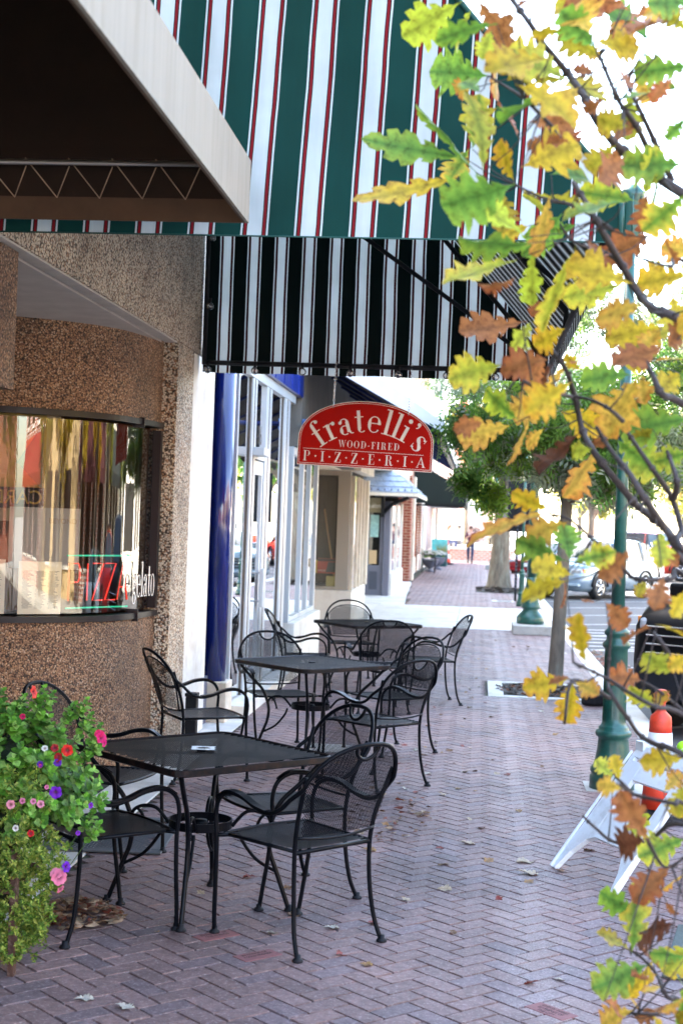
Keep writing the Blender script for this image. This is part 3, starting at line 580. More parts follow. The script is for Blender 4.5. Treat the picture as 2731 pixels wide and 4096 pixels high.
# slate pent roof with hipped near end
SL=mat('slate',(.36,.42,.52),.5,0,.25,12,.3,40)
rf=M(); r0=random.Random(2)
def slope(a,b,c,d,rows,cols,name='roof'):
    """a,b eave left/right ; d,c top left/right; lapped slates"""
    a,b,c,d=map(Vector,(a,b,c,d)); up=((d-a)+(c-b)).normalized(); nrm=(b-a).cross(d-a).normalized()
    for i in range(rows):
        t0,t1=i/rows,(i+1)/rows; L0,R0=a.lerp(d,t0),b.lerp(c,t0); L1,R1=a.lerp(d,t1),b.lerp(c,t1)
        for j in range(cols):
            s0,s1=j/cols+.002,(j+1)/cols-.002; k=nrm*(.03+r0.uniform(0,.008))
            rf.add([L0.lerp(R0,s0)+k,L0.lerp(R0,s1)+k,L1.lerp(R1,s1)+nrm*.006,L1.lerp(R1,s0)+nrm*.006,L0.lerp(R0,s0),L0.lerp(R0,s1)],[(0,1,2,3),(4,5,1,0)])
slope((-3.1,35.9,2.55),(-1.52,35.9,2.55),(-2.12,36.75,3.10),(-3.1,36.75,3.10),4,7)
slope((-1.52,35.9,2.55),(-1.52,42.2,2.55),(-2.12,42.2,3.10),(-2.12,36.75,3.10),4,22)
P3('slate_roof',rf,SL)
P3('roof_deck',M().add([(-3.1,35.9,2.53),(-1.52,35.9,2.53),(-1.52,42.2,2.53),(-2.12,42.2,3.09),(-2.12,36.75,3.09),(-3.1,36.75,3.09),(-3.1,42.2,2.53),(-2.12,42.2,2.53)],[(0,1,4,5),(1,2,3,4),(0,6,2,1)]),GREYD)
sg=M()
for i in range(9): x=-3.0+i*.165; sg.add([(x,35.93,2.60),(x+.05,35.93,2.60),(x+.025,35.88,2.64),(x+.025,35.98,2.68)],[(0,1,2),(0,2,3),(1,3,2)])
P3('snow_guard',sg,GREYD)
P3('fascia_board',M().box(-3.1,35.86,2.47,-1.5,35.90,2.55).box(-1.53,35.90,2.47,-1.5,42.2,2.55),CREAM,.004)
m=M(); m.box(-2.42,36.35,1.95,-2.34,36.6,2.46); m.tube([(-2.38,36.5,2.05),(-2.15,36.45,2.28),(-1.75,36.4,2.45)],.05,8); P3('bracket',m,BLKP)
# ================= BRICK SHOP WITH GREEN AWNING =================
KB=thing('brick_shop','red brick and cream shop behind the dark green awning','building',(-2.3,52,0))
P4=lambda name,m,mats,b=0: part(KB,name,m,mats,b)
P4('upper_wall',M().box(-9,46.91,3.3,-2.2,60,8.2),mat('pink_brick_far',(.55,.33,.25),.85,0,.15,3))
P4('brick_pier',M().box(-2.6,46.0,0,-2.12,47.0,3.3),BRICK,.01)
P4('pilaster',M().box(-2.6,47.01,0,-2.05,47.7,3.3),CREAM,.01)
for i,y in enumerate((49.6,52.2,55.0,58.0)): P4('brick_pier',M().box(-2.6,y,0,-2.27,y+.55,3.3),BRICK2,.01)
P4('wall',M().box(-2.7,47.7,0,-2.3,60,.6).box(-2.7,47.7,2.5,-2.3,60,3.3),STUC)
P4('door_frame',M().box(-2.35,48.4,.6,-2.26,48.5,2.5).box(-2.35,50.9,.6,-2.26,51.0,2.5).box(-2.35,53.6,.6,-2.26,53.7,2.5),mat('terracotta_trim',(.4,.1,.05),.6))
P4('pane',M().add([(-2.4,47.7,.6),(-2.4,60,.6),(-2.4,60,2.5),(-2.4,47.7,2.5)],[(0,1,2,3)]),GLS)
P4('interior_wall',M().box(-4,47.7,0,-3.9,60,3.3),mat('pale_interior',(.5,.45,.38),.9))
FB=thing('far_shop','pale shop with brick pillars at the end of the row','building',(-2.3,66,0))
P5=lambda name,m,mats,b=0: part(FB,name,m,mats,b)
P5('wall',M().box(-9,60.01,0,-2.2,71.5,8.8),STUC)
for y in (61.5,64.5,68,70.8): P5('brick_pier',M().box(-2.25,y,0,-2.185,y+.7,6.5),BRICK2)
for y0,y1,z0,z1 in ((62.4,64.2,.7,2.6),(65.4,67.7,.7,2.6),(62.4,63.4,3.6,5.4),(66,67,3.6,5.4)): P5('window',M().box(-2.22,y0,z0,-2.19,y1,z1),GREYD)
P5('grey_canopy',M().box(-2.2,66.0,2.55,-1.0,71.4,2.75),mat('grey_canopy_cloth',(.25,.27,.28),.8),.01)
P5('drain_pipe',M().tube([(-2.05,71.3,0),(-2.05,71.3,8.7)],.06,8),GALV)
RB=thing('red_house','red brick house with white stair rail behind the terrace','building',(-4,86,.8))
P6=lambda name,m,mats,b=0: part(RB,name,m,mats,b)
P6('wall',M().box(-9,86,.8,.6,92,6.2),BRICK2)
P6('window',M().box(-2.1,85.97,1.9,-1.3,86,3.4),ALUW); P6('window',M().box(-.7,85.97,1.9,.1,86,3.4),ALUW)
P6('roof',M().add([(-9.3,85.7,6.2),(.9,85.7,6.2),(.9,92.3,6.2),(-9.3,92.3,6.2),(-9.3,89,8.6),(.9,89,8.6)],[(0,1,5,4),(2,3,4,5),(0,4,3),(1,2,5),(0,3,2,1)]),SL)
st=M()
for i in range(6): st.box(-2.6,83.2+i*.3,.801,-.9,85.9,.95+i*.15)
P6('stairs',st,CONCL)
t=thing('low_brick_wall','low brick wall with pale coping closing off the sidewalk','wall',(-.3,72.3,0)); 
obj('wall',M().box(-6,-.2,0,2.0,.12,.62),BRICK2,t); obj('coping',M().box(-6,-.24,.622,2.03,.16,.70),CONCL,t,.01); obj('footing',M().box(-6,-.34,0,2.0,-.201,.12),CONCL,t)
# utility/drain grate, plates
t=thing('drain_grate','small rectangular drain grate set in the concrete near the sign post','grate',(.62,36.3,.004)); obj('frame',M().box(-.25,-.35,0,.28,.35,.006),CONCL,t)
m=M()
for i in range(8): m.box(-.12+i*.045,-.25,.007,-.095+i*.045,.25,.012)
obj('bar',m,BLKP,t)
# ================= OPPOSITE SIDE (seen in reflections) =================
def facade(name,label,y0,y1,h,mt,awn=None,x=17.0,mt2=None):
    t=thing(name,label,'building',(x,(y0+y1)/2,0)); 
    part(t,'wall',M().box(x,y0,0,x+8,y1-.05,h),mt); g=M(); fr=M(); y=y0+.8
    while y<y1-2:
        g.box(x-.03,y,.7,x-.005,y+1.8,2.7); fr.box(x-.05,y-.08,.62,x-.031,y+1.88,.69)
        z=4.0
        while z<h-1.6: g.box(x-.03,y+.3,z,x-.005,y+1.3,z+1.6); fr.box(x-.06,y+.2,z-.12,x-.031,y+1.4,z-.01); z+=2.9
        y+=2.6
    part(t,'window',g,DARKROOM); part(t,'window_sill',fr,STUC)
    part(t,'cornice',M().box(x-.3,y0,h+.001,x+8,y1-.05,h+.35),STUC)
    if awn: part(t,'awning',M().add([(x-.02,y0+.4,3.7),(x-.02,y1-.5,3.7),(x-1.4,y1-.5,2.7),(x-1.4,y0+.4,2.7),(x-1.4,y0+.4,2.4),(x-1.4,y1-.5,2.4)],[(0,1,2,3),(3,2,5,4)]),awn)
REDC=mat('red_awning_cloth',(.28,.02,.015),.8)
facade('red_awning_shop','brick shop across the street with a red awning',-14,-4,7.5,BRICK2,REDC)
facade('cream_front_shop','cream fronted shop across the street without an awning',-4,6,6.5,mat('ochre_render',(.62,.46,.24),.9,0,.1,3),None)
facade('brick_corner_shop','tall brick shop across the street',6,17,9,BRICK2,mat('maroon_cloth',(.05,.008,.012),.8))
facade('cream_shop','cream shop across the street with a green awning',17,30,7,CREAM,DGRN)
facade('white_gable_shop','long white building across the street beyond the cars',30,58,6,STUC,None)
facade('distant_brick_shop','distant brick building across the street',58,95,8,BRICK2,None)
t=thing('street_end_building','brick building closing the street behind the viewer','building',(4,-24,0)); part(t,'wall',M().box(-12,-32,0,20,-26,7),BRICK); g=M(); 
for i in range(9): g.box(-10+i*3.2,-25.99,1,-8.6+i*3.2,-25.95,2.8); g.box(-10+i*3.2,-25.99,4,-8.6+i*3.2,-25.95,5.8)
part(t,'window',g,DARKROOM); part(t,'brick_pier',M().box(-3,-25.9,0,-2,-25.7,7).box(5,-25.9,0,6,-25.7,7),BRICK)
# ================= CANOPIES =================
# near tan canopy
t=thing('tan_canopy','dirty cream canopy overhead with dark underside and laced tube frame','canopy',(-.94,5.74,3.0))
CX,CY=-.94,5.74
def TP(name,m,mats,b=0): return part(t,name,m,mats,b)
TP('valance',M().box(CX-.012,-2.5,3.0,CX,CY,3.245),TAN)
TP('top_cloth',M().add([(CX-.002,-2.5,3.246),(CX-.002,CY,3.246),(-2.34,CY,4.5),(-2.34,-2.5,4.5)],[(0,1,2,3)]),TAN)
TP('underside_shade',M().add([(CX-.014,-2.5,3.236),(CX-.014,CY-.01,3.236),(-2.34,CY-.01,4.48),(-2.34,-2.5,4.48)],[(0,3,2,1)]).add([(CX-.014,CY-.012,3.09),(-7.4,CY-.012,3.09),(-7.4,CY-.012,9.6),(CX-.014,CY-.012,3.24)],[(0,1,2,3)]).add([(CX-.014,CY+.004,3.09),(-7.4,CY+.004,3.09),(-7.4,CY+.004,8.5),(CX-.014,CY+.004,3.24)],[(3,2,1,0)]),TANIN)  # dark sheets inside the canopy standing in for its shade
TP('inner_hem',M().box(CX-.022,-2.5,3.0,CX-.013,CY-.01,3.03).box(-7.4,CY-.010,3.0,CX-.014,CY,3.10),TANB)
TP('frame_tube',M().tube([(-7.4,CY-.12,3.20),(CX-.11,CY-.12,3.20)],.011,8).tube([(-2.1,CY-.12,3.2),(-2.1,CY-.05,3.10)],.011,8).tube([(CX-.10,CY-.12,3.20),(CX-.10,-2.4,3.20)],.011,8),mat('dull_aluminium',(.35,.32,.28),.4,.8))
lc=M(); x=-1.12
while x>-3.4:
    lc.tube([(x,CY-.125,3.215),(x+.10,CY-.014,3.085)],.0022,5); lc.tube([(x+.10,CY-.014,3.085),(x+.17,CY-.10,3.19)],.0022,5); x-=.172
TP('lacing_cord',lc,mat('tan_cord',(.42,.30,.20),.9))
# big striped awning
ax0,ax1=-2.285,.525; ay0,ay1=6.06,11.90; zb=3.015; zv=3.205; zt=6.44
SX=stripemat('striped_cloth_end','X',.223,-.975-.0567+.104,.044)
SXF=stripemat('striped_cloth_far_end','X',.223,-2.11-.0567,0,False,.22,True)
SY=stripemat('striped_cloth_front','Y',.223,0,0,True,.1,True)
GT=mat('green_piping',(.004,.06,.05),.7)
t=thing('striped_awning','big green and white striped awning with red lines over the tables','awning',(ax1,ay0,zb))
def sagpanel(y,dy,flip,ext):
    m=M(); m.smooth=True; nx_,nz_=40,14; vs=[]
    for j in range(nz_+1):
        for i in range(nx_+1):
            u,v=i/nx_,j/nz_; x=ax0+(ax1-ax0)*u; top=zt+(zv-zt)*u; z=zb+(top-zb)*v
            b=math.sin(PI*u)*math.sin(PI*min(1,v*1.0)); s_=.030*b+.006*math.sin(9*x+2*z)*b+.004*math.sin(17*x-5*z)*b
            if j==0: z-=.007*abs(math.sin(u*PI*4))
            vs.append((x,y+dy*s_,z))
    fs=[(j*(nx_+1)+i,j*(nx_+1)+i+1,(j+1)*(nx_+1)+i+1,(j+1)*(nx_+1)+i) for j in range(nz_) for i in range(nx_)]
    m.add(vs,[f[::-1] for f in fs] if flip else fs); return m
TP('end_panel',sagpanel(ay0,1,False,0),SX)
TP('end_panel',sagpanel(ay1,1,True,0),SXF)
m=M(); k=26; m.smooth=True; vs=[]
for i in range(k+1):
    y=ay0+(ay1-ay0)*i/k
    vs+=[(ax1,y,zb),(ax1+.0,y,zv),((ax0+ax1)/2,y,(zt+zv)/2-.02*math.sin(i*PI/4)**2),(ax0,y,zt)]
m.add(vs,[(4*i+j,4*i+4+j,4*i+5+j,4*i+1+j) for i in range(k) for j in range(3)]); TP('front_cloth',m,SY)
m=M(); m.tube([(ax1,ay0-.002,zv),(ax0,ay0-.002,zt)],.012,8); m.tube([(ax0,ay0-.002,zb-.004),(ax1,ay0-.002,zb-.004)],.0035,6); m.tube([(ax1,ay0,zb),(ax1,ay0,zv)],.010,8); TP('piping',m,GT)
fr=M()
for y in (ay0+.08,9.0,ay1-.08): fr.tube([(ax1-.05,y,zb+.02),(ax1-.05,y,zv-.05),(ax0+.02,y,zt-.12)],.019,8)
fr.tube([(ax0+.02,ay1-.1,5.0),(ax1-.10,ay1-.1,3.13)],.018,8); fr.tube([(ax0+.02,9.0,5.35),(ax1-.06,9.0,3.30)],.018,8)
fr.tube([(ax1-.05,ay0+.05,zb+.02),(ax1-.05,ay1-.05,zb+.02)],.019,8); fr.tube([(-.9,ay0+.05,4.95),(-.9,ay1-.05,4.95)],.019,8)
fr.tube([(ax0+.02,ay1-.06,zb+.07),(ax1-.05,ay1-.06,zb+.07)],.020,8); fr.tube([(ax0+.03,ay1-.1,zb+.05),(ax0+.03,ay1-.1,zt-.4)],.02,8)
TP('frame',fr,BLKP)
# bulbs strung under the awning's far rail and wall side
bulb=M(); bulb.ball((0,0,-.035),.032,6); cap=M().tube([(0,0,-.012),(0,0,.03)],.013,8)
proto=None; n_=0
bl=[(ax0+.06+.385*i,ay1-.10,zb+.045) for i in range(7)]+[(ax0+.07,ay1-.15,zb+.55+.55*i) for i in range(3)]
for (x,y,z) in bl:
    if proto is None:
        proto=thing('string_light_bulb','clear globe bulb hanging under the striped awning edge','bulb',(x,y,z),0,'bulbs strung below the striped awning'); obj('globe',bulb,GLT,proto); obj('socket',cap,BLKP,proto)
    else: copy_tree(proto,None,(x,y,z))
m=M(); pts=[]
for i in range(25): x=ax0+.06+2.7*i/24; pts.append((x,ay1-.10,zb+.085-.018*abs(math.sin(i*PI/4))))
m.tube(pts,.005,6); tag(obj('light_cable',m,BLKP),'thin black cable carrying the globe bulbs along the awning rail','cable')
# navy awning with white end band
t=thing('navy_awning','dark underside awning with broad white border beyond the red sign','awning',(-.48,17.6,2.9))
na0,na1=17.6,34.0; nx=-.48; nz=2.93; wt=3.90; wx=-2.18
ROY=mat('royal_blue_cloth',(.01,.025,.13),.7); WCL=mat('white_border_cloth',(.78,.79,.80),.7,0,.06,4)
TP('underside',M().add([(nx,na0,nz+.04),(nx,na1,nz+.04),(wx,na1,wt),(wx,na0,wt)],[(0,1,2,3)]),NAVY)
TP('top_cloth',M().add([(nx,na0,nz+.06),(nx,na1,nz+.06),(wx,na1,wt+.04),(wx,na0,wt+.04)],[(0,3,2,1)]),WCL)
TP('white_border',M().add([(nx,na0-.01,nz),(nx,na0-.01,nz+.13),(wx,na0-.01,wt+.30),(wx,na0-.01,wt-.05)],[(0,1,2,3)]),WCL)
TP('valance',M().box(nx,na0,nz-.0,nx+.015,na1,nz+.16),WCL)
sc=M(); y=na0+.3
while y<na1-.6: sc.add([(nx-.02,y,nz-.02),(nx-.02,y+.9,nz-.02),(nx-.02,y+.82,nz-.12),(nx-.02,y+.45,nz-.17),(nx-.02,y+.08,nz-.12)],[(0,1,2,3,4)]); y+=.92
TP('scallop',sc,BLKP)
for i in range(10): y=na0+.3+i*1.5; TP('rib',M().tube([(nx-.05,y,nz+.03),(wx+.02,y,wt-.03)],.02,6),ROY)
TP('rib',M().tube([(wx+.03,na0+.1,nz+.05),(nx-.1,na0+.1,nz+.05)],.03,6),ROY)
# dark green awning
t=thing('dark_green_awning','plain dark green awning hung in front of the brick shop','awning',(-.45,49,2.5))
ga,gb=48.6,58; gx=-.46
TP('cloth',M().add([(-2.15,ga,2.50),(gx,ga,2.46),(gx,ga,2.98),(-1.35,ga,3.42),(-2.15,ga,3.9),(gx,gb,2.46),(gx,gb,2.98),(-1.35,gb,3.42),(-2.15,gb,3.9),(-2.15,gb,2.5)],[(0,1,2,3,4),(1,5,6,2),(2,6,7,3),(3,7,8,4),(9,8,7,6,5)]),DGRN)
TP('frame',M().box(-2.15,ga+.02,2.40,gx-.04,ga+.08,2.46).box(gx-.1,ga,2.40,gx-.04,gb,2.46),BLKP)
# ================= HANGING SIGN =================
def arc_pts(cx,cy,rx,ry,a0,a1,n): return [(cx+rx*math.cos(R(a0+(a1-a0)*i/n)),cy+ry*math.sin(R(a0+(a1-a0)*i/n))) for i in range(n+1)]
def ringp(cx,cy,rx,ry,a0,a1,tk,tn,n=22,pw=1.6):
    """arc stroke, thick where it runs vertically and thin where it runs horizontally"""
    o=[];i_=[]
    for k in range(n+1):
        a=R(a0+(a1-a0)*k/n); w=tn+(tk-tn)*abs(math.cos(a))**pw; o.append((cx+rx*math.cos(a),cy+ry*math.sin(a))); l=1.0
        i_.append((cx+(rx-w*abs(math.cos(a))-tn*(1-abs(math.cos(a))))*math.cos(a),cy+(ry-tn)*math.sin(a)))
    return [[o[k],o[k+1],i_[k+1],i_[k]] for k in range(n)]
def rc(x0,y0,x1,y1): return [(x0,y0),(x1,y0),(x1,y1),(x0,y1)]
def blob(cx,cy,r): return arc_pts(cx,cy,r,r,0,360,14)[:-1]
T=.15; H=.035   # stem and hairline (x-height .62, cap 1)
def serif(x,y,w=.17): return rc(x-w,y,x+w,y+H)
def glyphs():
    g={}
    st=lambda x,y0,y1,w=T: rc(x-w/2,y0,x+w/2,y1)
    g['P']=([st(.20,0,1),serif(.20,0,.19),rc(.02,1-H,.42,1)]+ringp(.40,.745,.27,.255,-90,90,T,H),.74)
    g['I']=([st(.20,0,1),serif(.20,0,.19),serif(.20,1-H,.19)],.40)
    g['Z']=([rc(.04,1-H,.60,1),rc(.02,0,.62,H),[(.02,H),(.20,H),(.60,1-H),(.42,1-H)],[(.05,1-H),(.09,1-H),(.07,.72),(.05,.72)],[(.57,H),(.62,H),(.61,.30),(.59,.30)]],.66)
    g['E']=([st(.20,0,1),rc(.02,0,.62,H),rc(.02,1-H,.60,1),rc(.27,.5-H/2,.45,.5+H/2),[(.56,1-H),(.60,1-H),(.60,.72),(.58,.72)],[(.58,H),(.62,H),(.63,.30),(.61,.30)],rc(.44,.40,.46,.60)],.67)
    g['F']=([st(.20,0,1),serif(.20,0,.19),rc(.02,1-H,.58,1),rc(.27,.5-H/2,.43,.5+H/2),[(.54,1-H),(.58,1-H),(.58,.70),(.56,.70)],rc(.42,.40,.44,.60)],.60)
    g['R']=([st(.20,0,1),serif(.20,0,.19),rc(.02,1-H,.40,1)]+ringp(.38,.76,.26,.24,-90,90,T,H)+[[(.40,.53),(.46,.53),(.60,.42),(.64,.15),(.70,.04),(.62,0),(.54,.04),(.49,.2),(.47,.4)]]+[[(.62,0),(.70,.0),(.80,.10),(.78,.12),(.70,.04)]],.80)
    g['A']=([[(.0,0),(.04,0),(.40,.92),(.37,.98)],[(.34,1),(.40,1),(.74,0),(.58,0)],rc(.16,.32,.56,.32+H),serif(.03,0,.12),serif(.66,0,.18)],.82)
    g['W']=([[(.04,1),(.20,1),(.38,0),(.33,0)],[(.33,0),(.37,0),(.54,.92),(.51,.96)],[(.44,1),(.60,1),(.78,0),(.73,0)],[(.73,0),(.77,0),(.97,1),(.94,1)],serif(.12,1-H,.15),serif(.52,1-H,.15),serif(.95,1-H,.10)],1.06)
    g['O']=(ringp(.38,.5,.38,.52,0,360,T*1.05,H,40),.78)
    g['D']=([st(.20,0,1),rc(.02,0,.36,H),rc(.02,1-H,.36,1)]+ringp(.34,.5,.40,.5,-90,90,T*1.05,H),.78)
    g['-']=([rc(.04,.33,.30,.40)],.34); g['.']=([blob(.08,.5,.075)],.16)
    g['f']=([st(.20,0,.85,.13),serif(.20,0,.17),rc(.03,.62-H,.40,.62)]+ringp(.34,.85,.205,.18,60,180,.13,H)+[blob(.42,.94,.07)],.42)
    g['r']=([st(.18,0,.64,.13),serif(.18,0,.17),rc(.02,.62-H,.18,.62)]+ringp(.36,.46,.16,.18,70,170,.05,H)+[blob(.42,.58,.075)],.47)
    g['a']=([st(.38,.08,.45,.13)]+ringp(.26,.44,.185,.20,0,150,.13,H)+[blob(.11,.50,.065)]+ringp(.24,.18,.20,.19,60,300,.13,H)+ringp(.50,.10,.11,.11,180,300,.09,H),.58)
    g['t']=([st(.18,.14,.86,.13),rc(.02,.62-H,.36,.62)]+ringp(.27,.14,.155,.15,180,320,.12,H),.40)
    g['e']=([rc(.09,.36-H/2,.50,.36+H/2)]+ringp(.30,.32,.255,.32,0,180,.13,H)+ringp(.30,.32,.255,.33,180,320,.13,H),.58)
    g['l']=([st(.16,0,1,.13),serif(.16,0,.16),rc(.0,1-H,.16,1)],.32)
    g['i']=([st(.16,0,.62,.13),serif(.16,0,.16),rc(.0,.62-H,.16,.62),blob(.15,.86,.085)],.32)
    g["'"]=([blob(.09,.92,.075)]+ringp(.04,.92,.125,.20,-85,10,.06,H),.20)
    g['s']=(ringp(.22,.46,.17,.17,20,270,.10,H)+ringp(.22,.155,.19,.17,-160,90,.10,H)+[[(.08,.42),(.16,.50),(.39,.20),(.32,.10)]]+[rc(.38,.44,.40,.60),rc(.04,.02,.06,.2)],.44)
    g['g']=(ringp(.25,.44,.20,.20,0,360,.12,H,30)+ringp(.26,.0-.02,.24,.17,0,360,.10,H,30)+[[(.10,.26),(.17,.28),(.20,.14),(.10,.14)],[(.10,.14),(.2,.15),(.38,.15),(.38,.06)]]+[blob(.47,.62,.05)],.54)
    g['o']=(ringp(.27,.31,.25,.33,0,360,.12,H,30),.57)
    return g
GY=glyphs()
def put_poly(m,polys,place,mtx,d=.0016):
    for i,p in enumerate(polys):
        ar=sum(p[k][0]*p[(k+1)%len(p)][1]-p[(k+1)%len(p)][0]*p[k][1] for k in range(len(p)))
        if ar<0: p=p[::-1]
        pts=[place(x,y) for x,y in p]
        z=(i%5)*.00012; n=len(pts); top=[mtx@Vector((x,y,d+z)) for x,y in pts]; bot=[mtx@Vector((x,y,0)) for x,y in pts]
        m.add(top+bot,[tuple(range(n))]+[(k+n,(k+1)%n+n,(k+1)%n,k) for k in range(n)])
def line_text(m,s,x,y,h,mtx,sx=1,gap=.0,target=None):
    adv=sum(GY[c][1] for c in s)*h*sx+gap*(len(s)-1)
    if target: gap+=(target-adv)/(len(s)-1)
    for c in s:
        P,w=GY[c]; put_poly(m,P,lambda a,b,X=x:(X+a*h*sx,y+b*h),mtx); x+=w*h*sx+gap
    return x
def arch_text(m,s,cx,cy,r,a0,a1,h,mtx,sx=1):
    tot=sum(GY[c][1] for c in s); a=a0
    for c in s:
        P,w=GY[c]; da=(a1-a0)*w/tot; am=R(a+da/2); ww=w
        def pl(px,py,am=am,ww=ww):
            lx=(px-ww/2)*h*sx; ly=py*h; rr=r+ly; 
            return (cx+rr*math.cos(am)+lx*math.sin(am), cy+rr*math.sin(am)-lx*math.cos(am))
        put_poly(m,P,pl,mtx); a+=da
# sign geometry: 1.20 wide, .66 high, hung from the far awning rail
SW=1.215; SH=.60
sign=thing('hanging_sign','red arched pizzeria sign with white lettering hanging on two chains','sign',(-1.475,11.80,2.284)); sign.scale=(.893,)*3
sign.rotation_euler=(0,R(1.75),R(1))
def outline(w,h,side,n=28,ins=0):
    pts=[(ins,ins),(w-ins,ins),(w-ins,side)]
    rx=w/2-ins; ry=h-ins-side
    pts+= [(w/2+rx*math.cos(a)**1.0 if False else w/2+rx*math.copysign(abs(math.cos(a))**.95,math.cos(a)), side+ry*abs(math.sin(a))**.95) for a in [PI*i/n for i in range(1,n)]]
    pts+=[(ins,side)]
    return pts
up=frame((0,0,0),(1,0,0),(0,0,1))   # local xy -> XZ, normal -Y
obj('board',M().prism(outline(SW,SH,.235),.018,up@Matrix.Translation((0,0,-.018))),REDP,sign,.001)
def band(m,o,i,d,mtx):
    n=len(o); v=[mtx@Vector((*p,d)) for p in o]+[mtx@Vector((*p,d)) for p in i]; m.add(v,[(k,(k+1)%n,(k+1)%n+n,k+n) for k in range(n)])
m=M(); band(m,outline(SW,SH,.235),outline(SW,SH,.235,28,.006),.0012,up); band(m,outline(SW,SH,.235,28,.017),outline(SW,SH,.235,28,.0205),.0012,up)
m.prism(rc(.05,.147,SW-.085,.1505),.001,up@Matrix.Translation((0,0,.0004))); obj('border_line',m,WPAINT,sign)
m=M(); line_text(m,'P.I.Z.Z.E.R.I.A',.052,.038,.092,up,1.0,0,SW-.115); obj('lettering',m,WPAINT,sign)
m=M(); line_text(m,'WOOD-FIRED',.365,.178,.062,up,1.0,0,.545); obj('lettering',m,WPAINT,sign)
m=M(); arch_text(m,"fratelli's",.64,-.334,.660,132,48.5,.228,up,1.0); obj('lettering',m,WPAINT,sign)
ch=M()
def chain(x,y,z0,z1):
    z=z0; i=0
    while z<z1:
        a=PI/2*(i%2); pts=[(x+.008*math.cos(b)*math.cos(a),y+.008*math.cos(b)*math.sin(a),z+.016+.016*math.sin(b)) for b in [2*PI*k/8 for k in range(8)]]
        ch.tube(pts,.0022,5,False,True); z+=.024; i+=1
    ch.tube([(x,y,z0-.05),(x,y,z0+.005)],.004,6)
chain(.298,-.009,.575,.93); chain(.975,-.009,.545,.93); obj('chain',ch,CHROME,sign)

# white vinyl word on the flat end of the curved window
m=M(); gx=frame((-2.492,10.46,1.235),(.070,.50,0),(0,0,1)); gx=gx@Matrix.Translation((0,0,.022))
line_text(m,'gelato',.02,0,.255,gx,.58,0,.455); tag(obj('window_lettering',m,WPAINT),'white condensed word gelato on the flat end of the curved window','lettering')
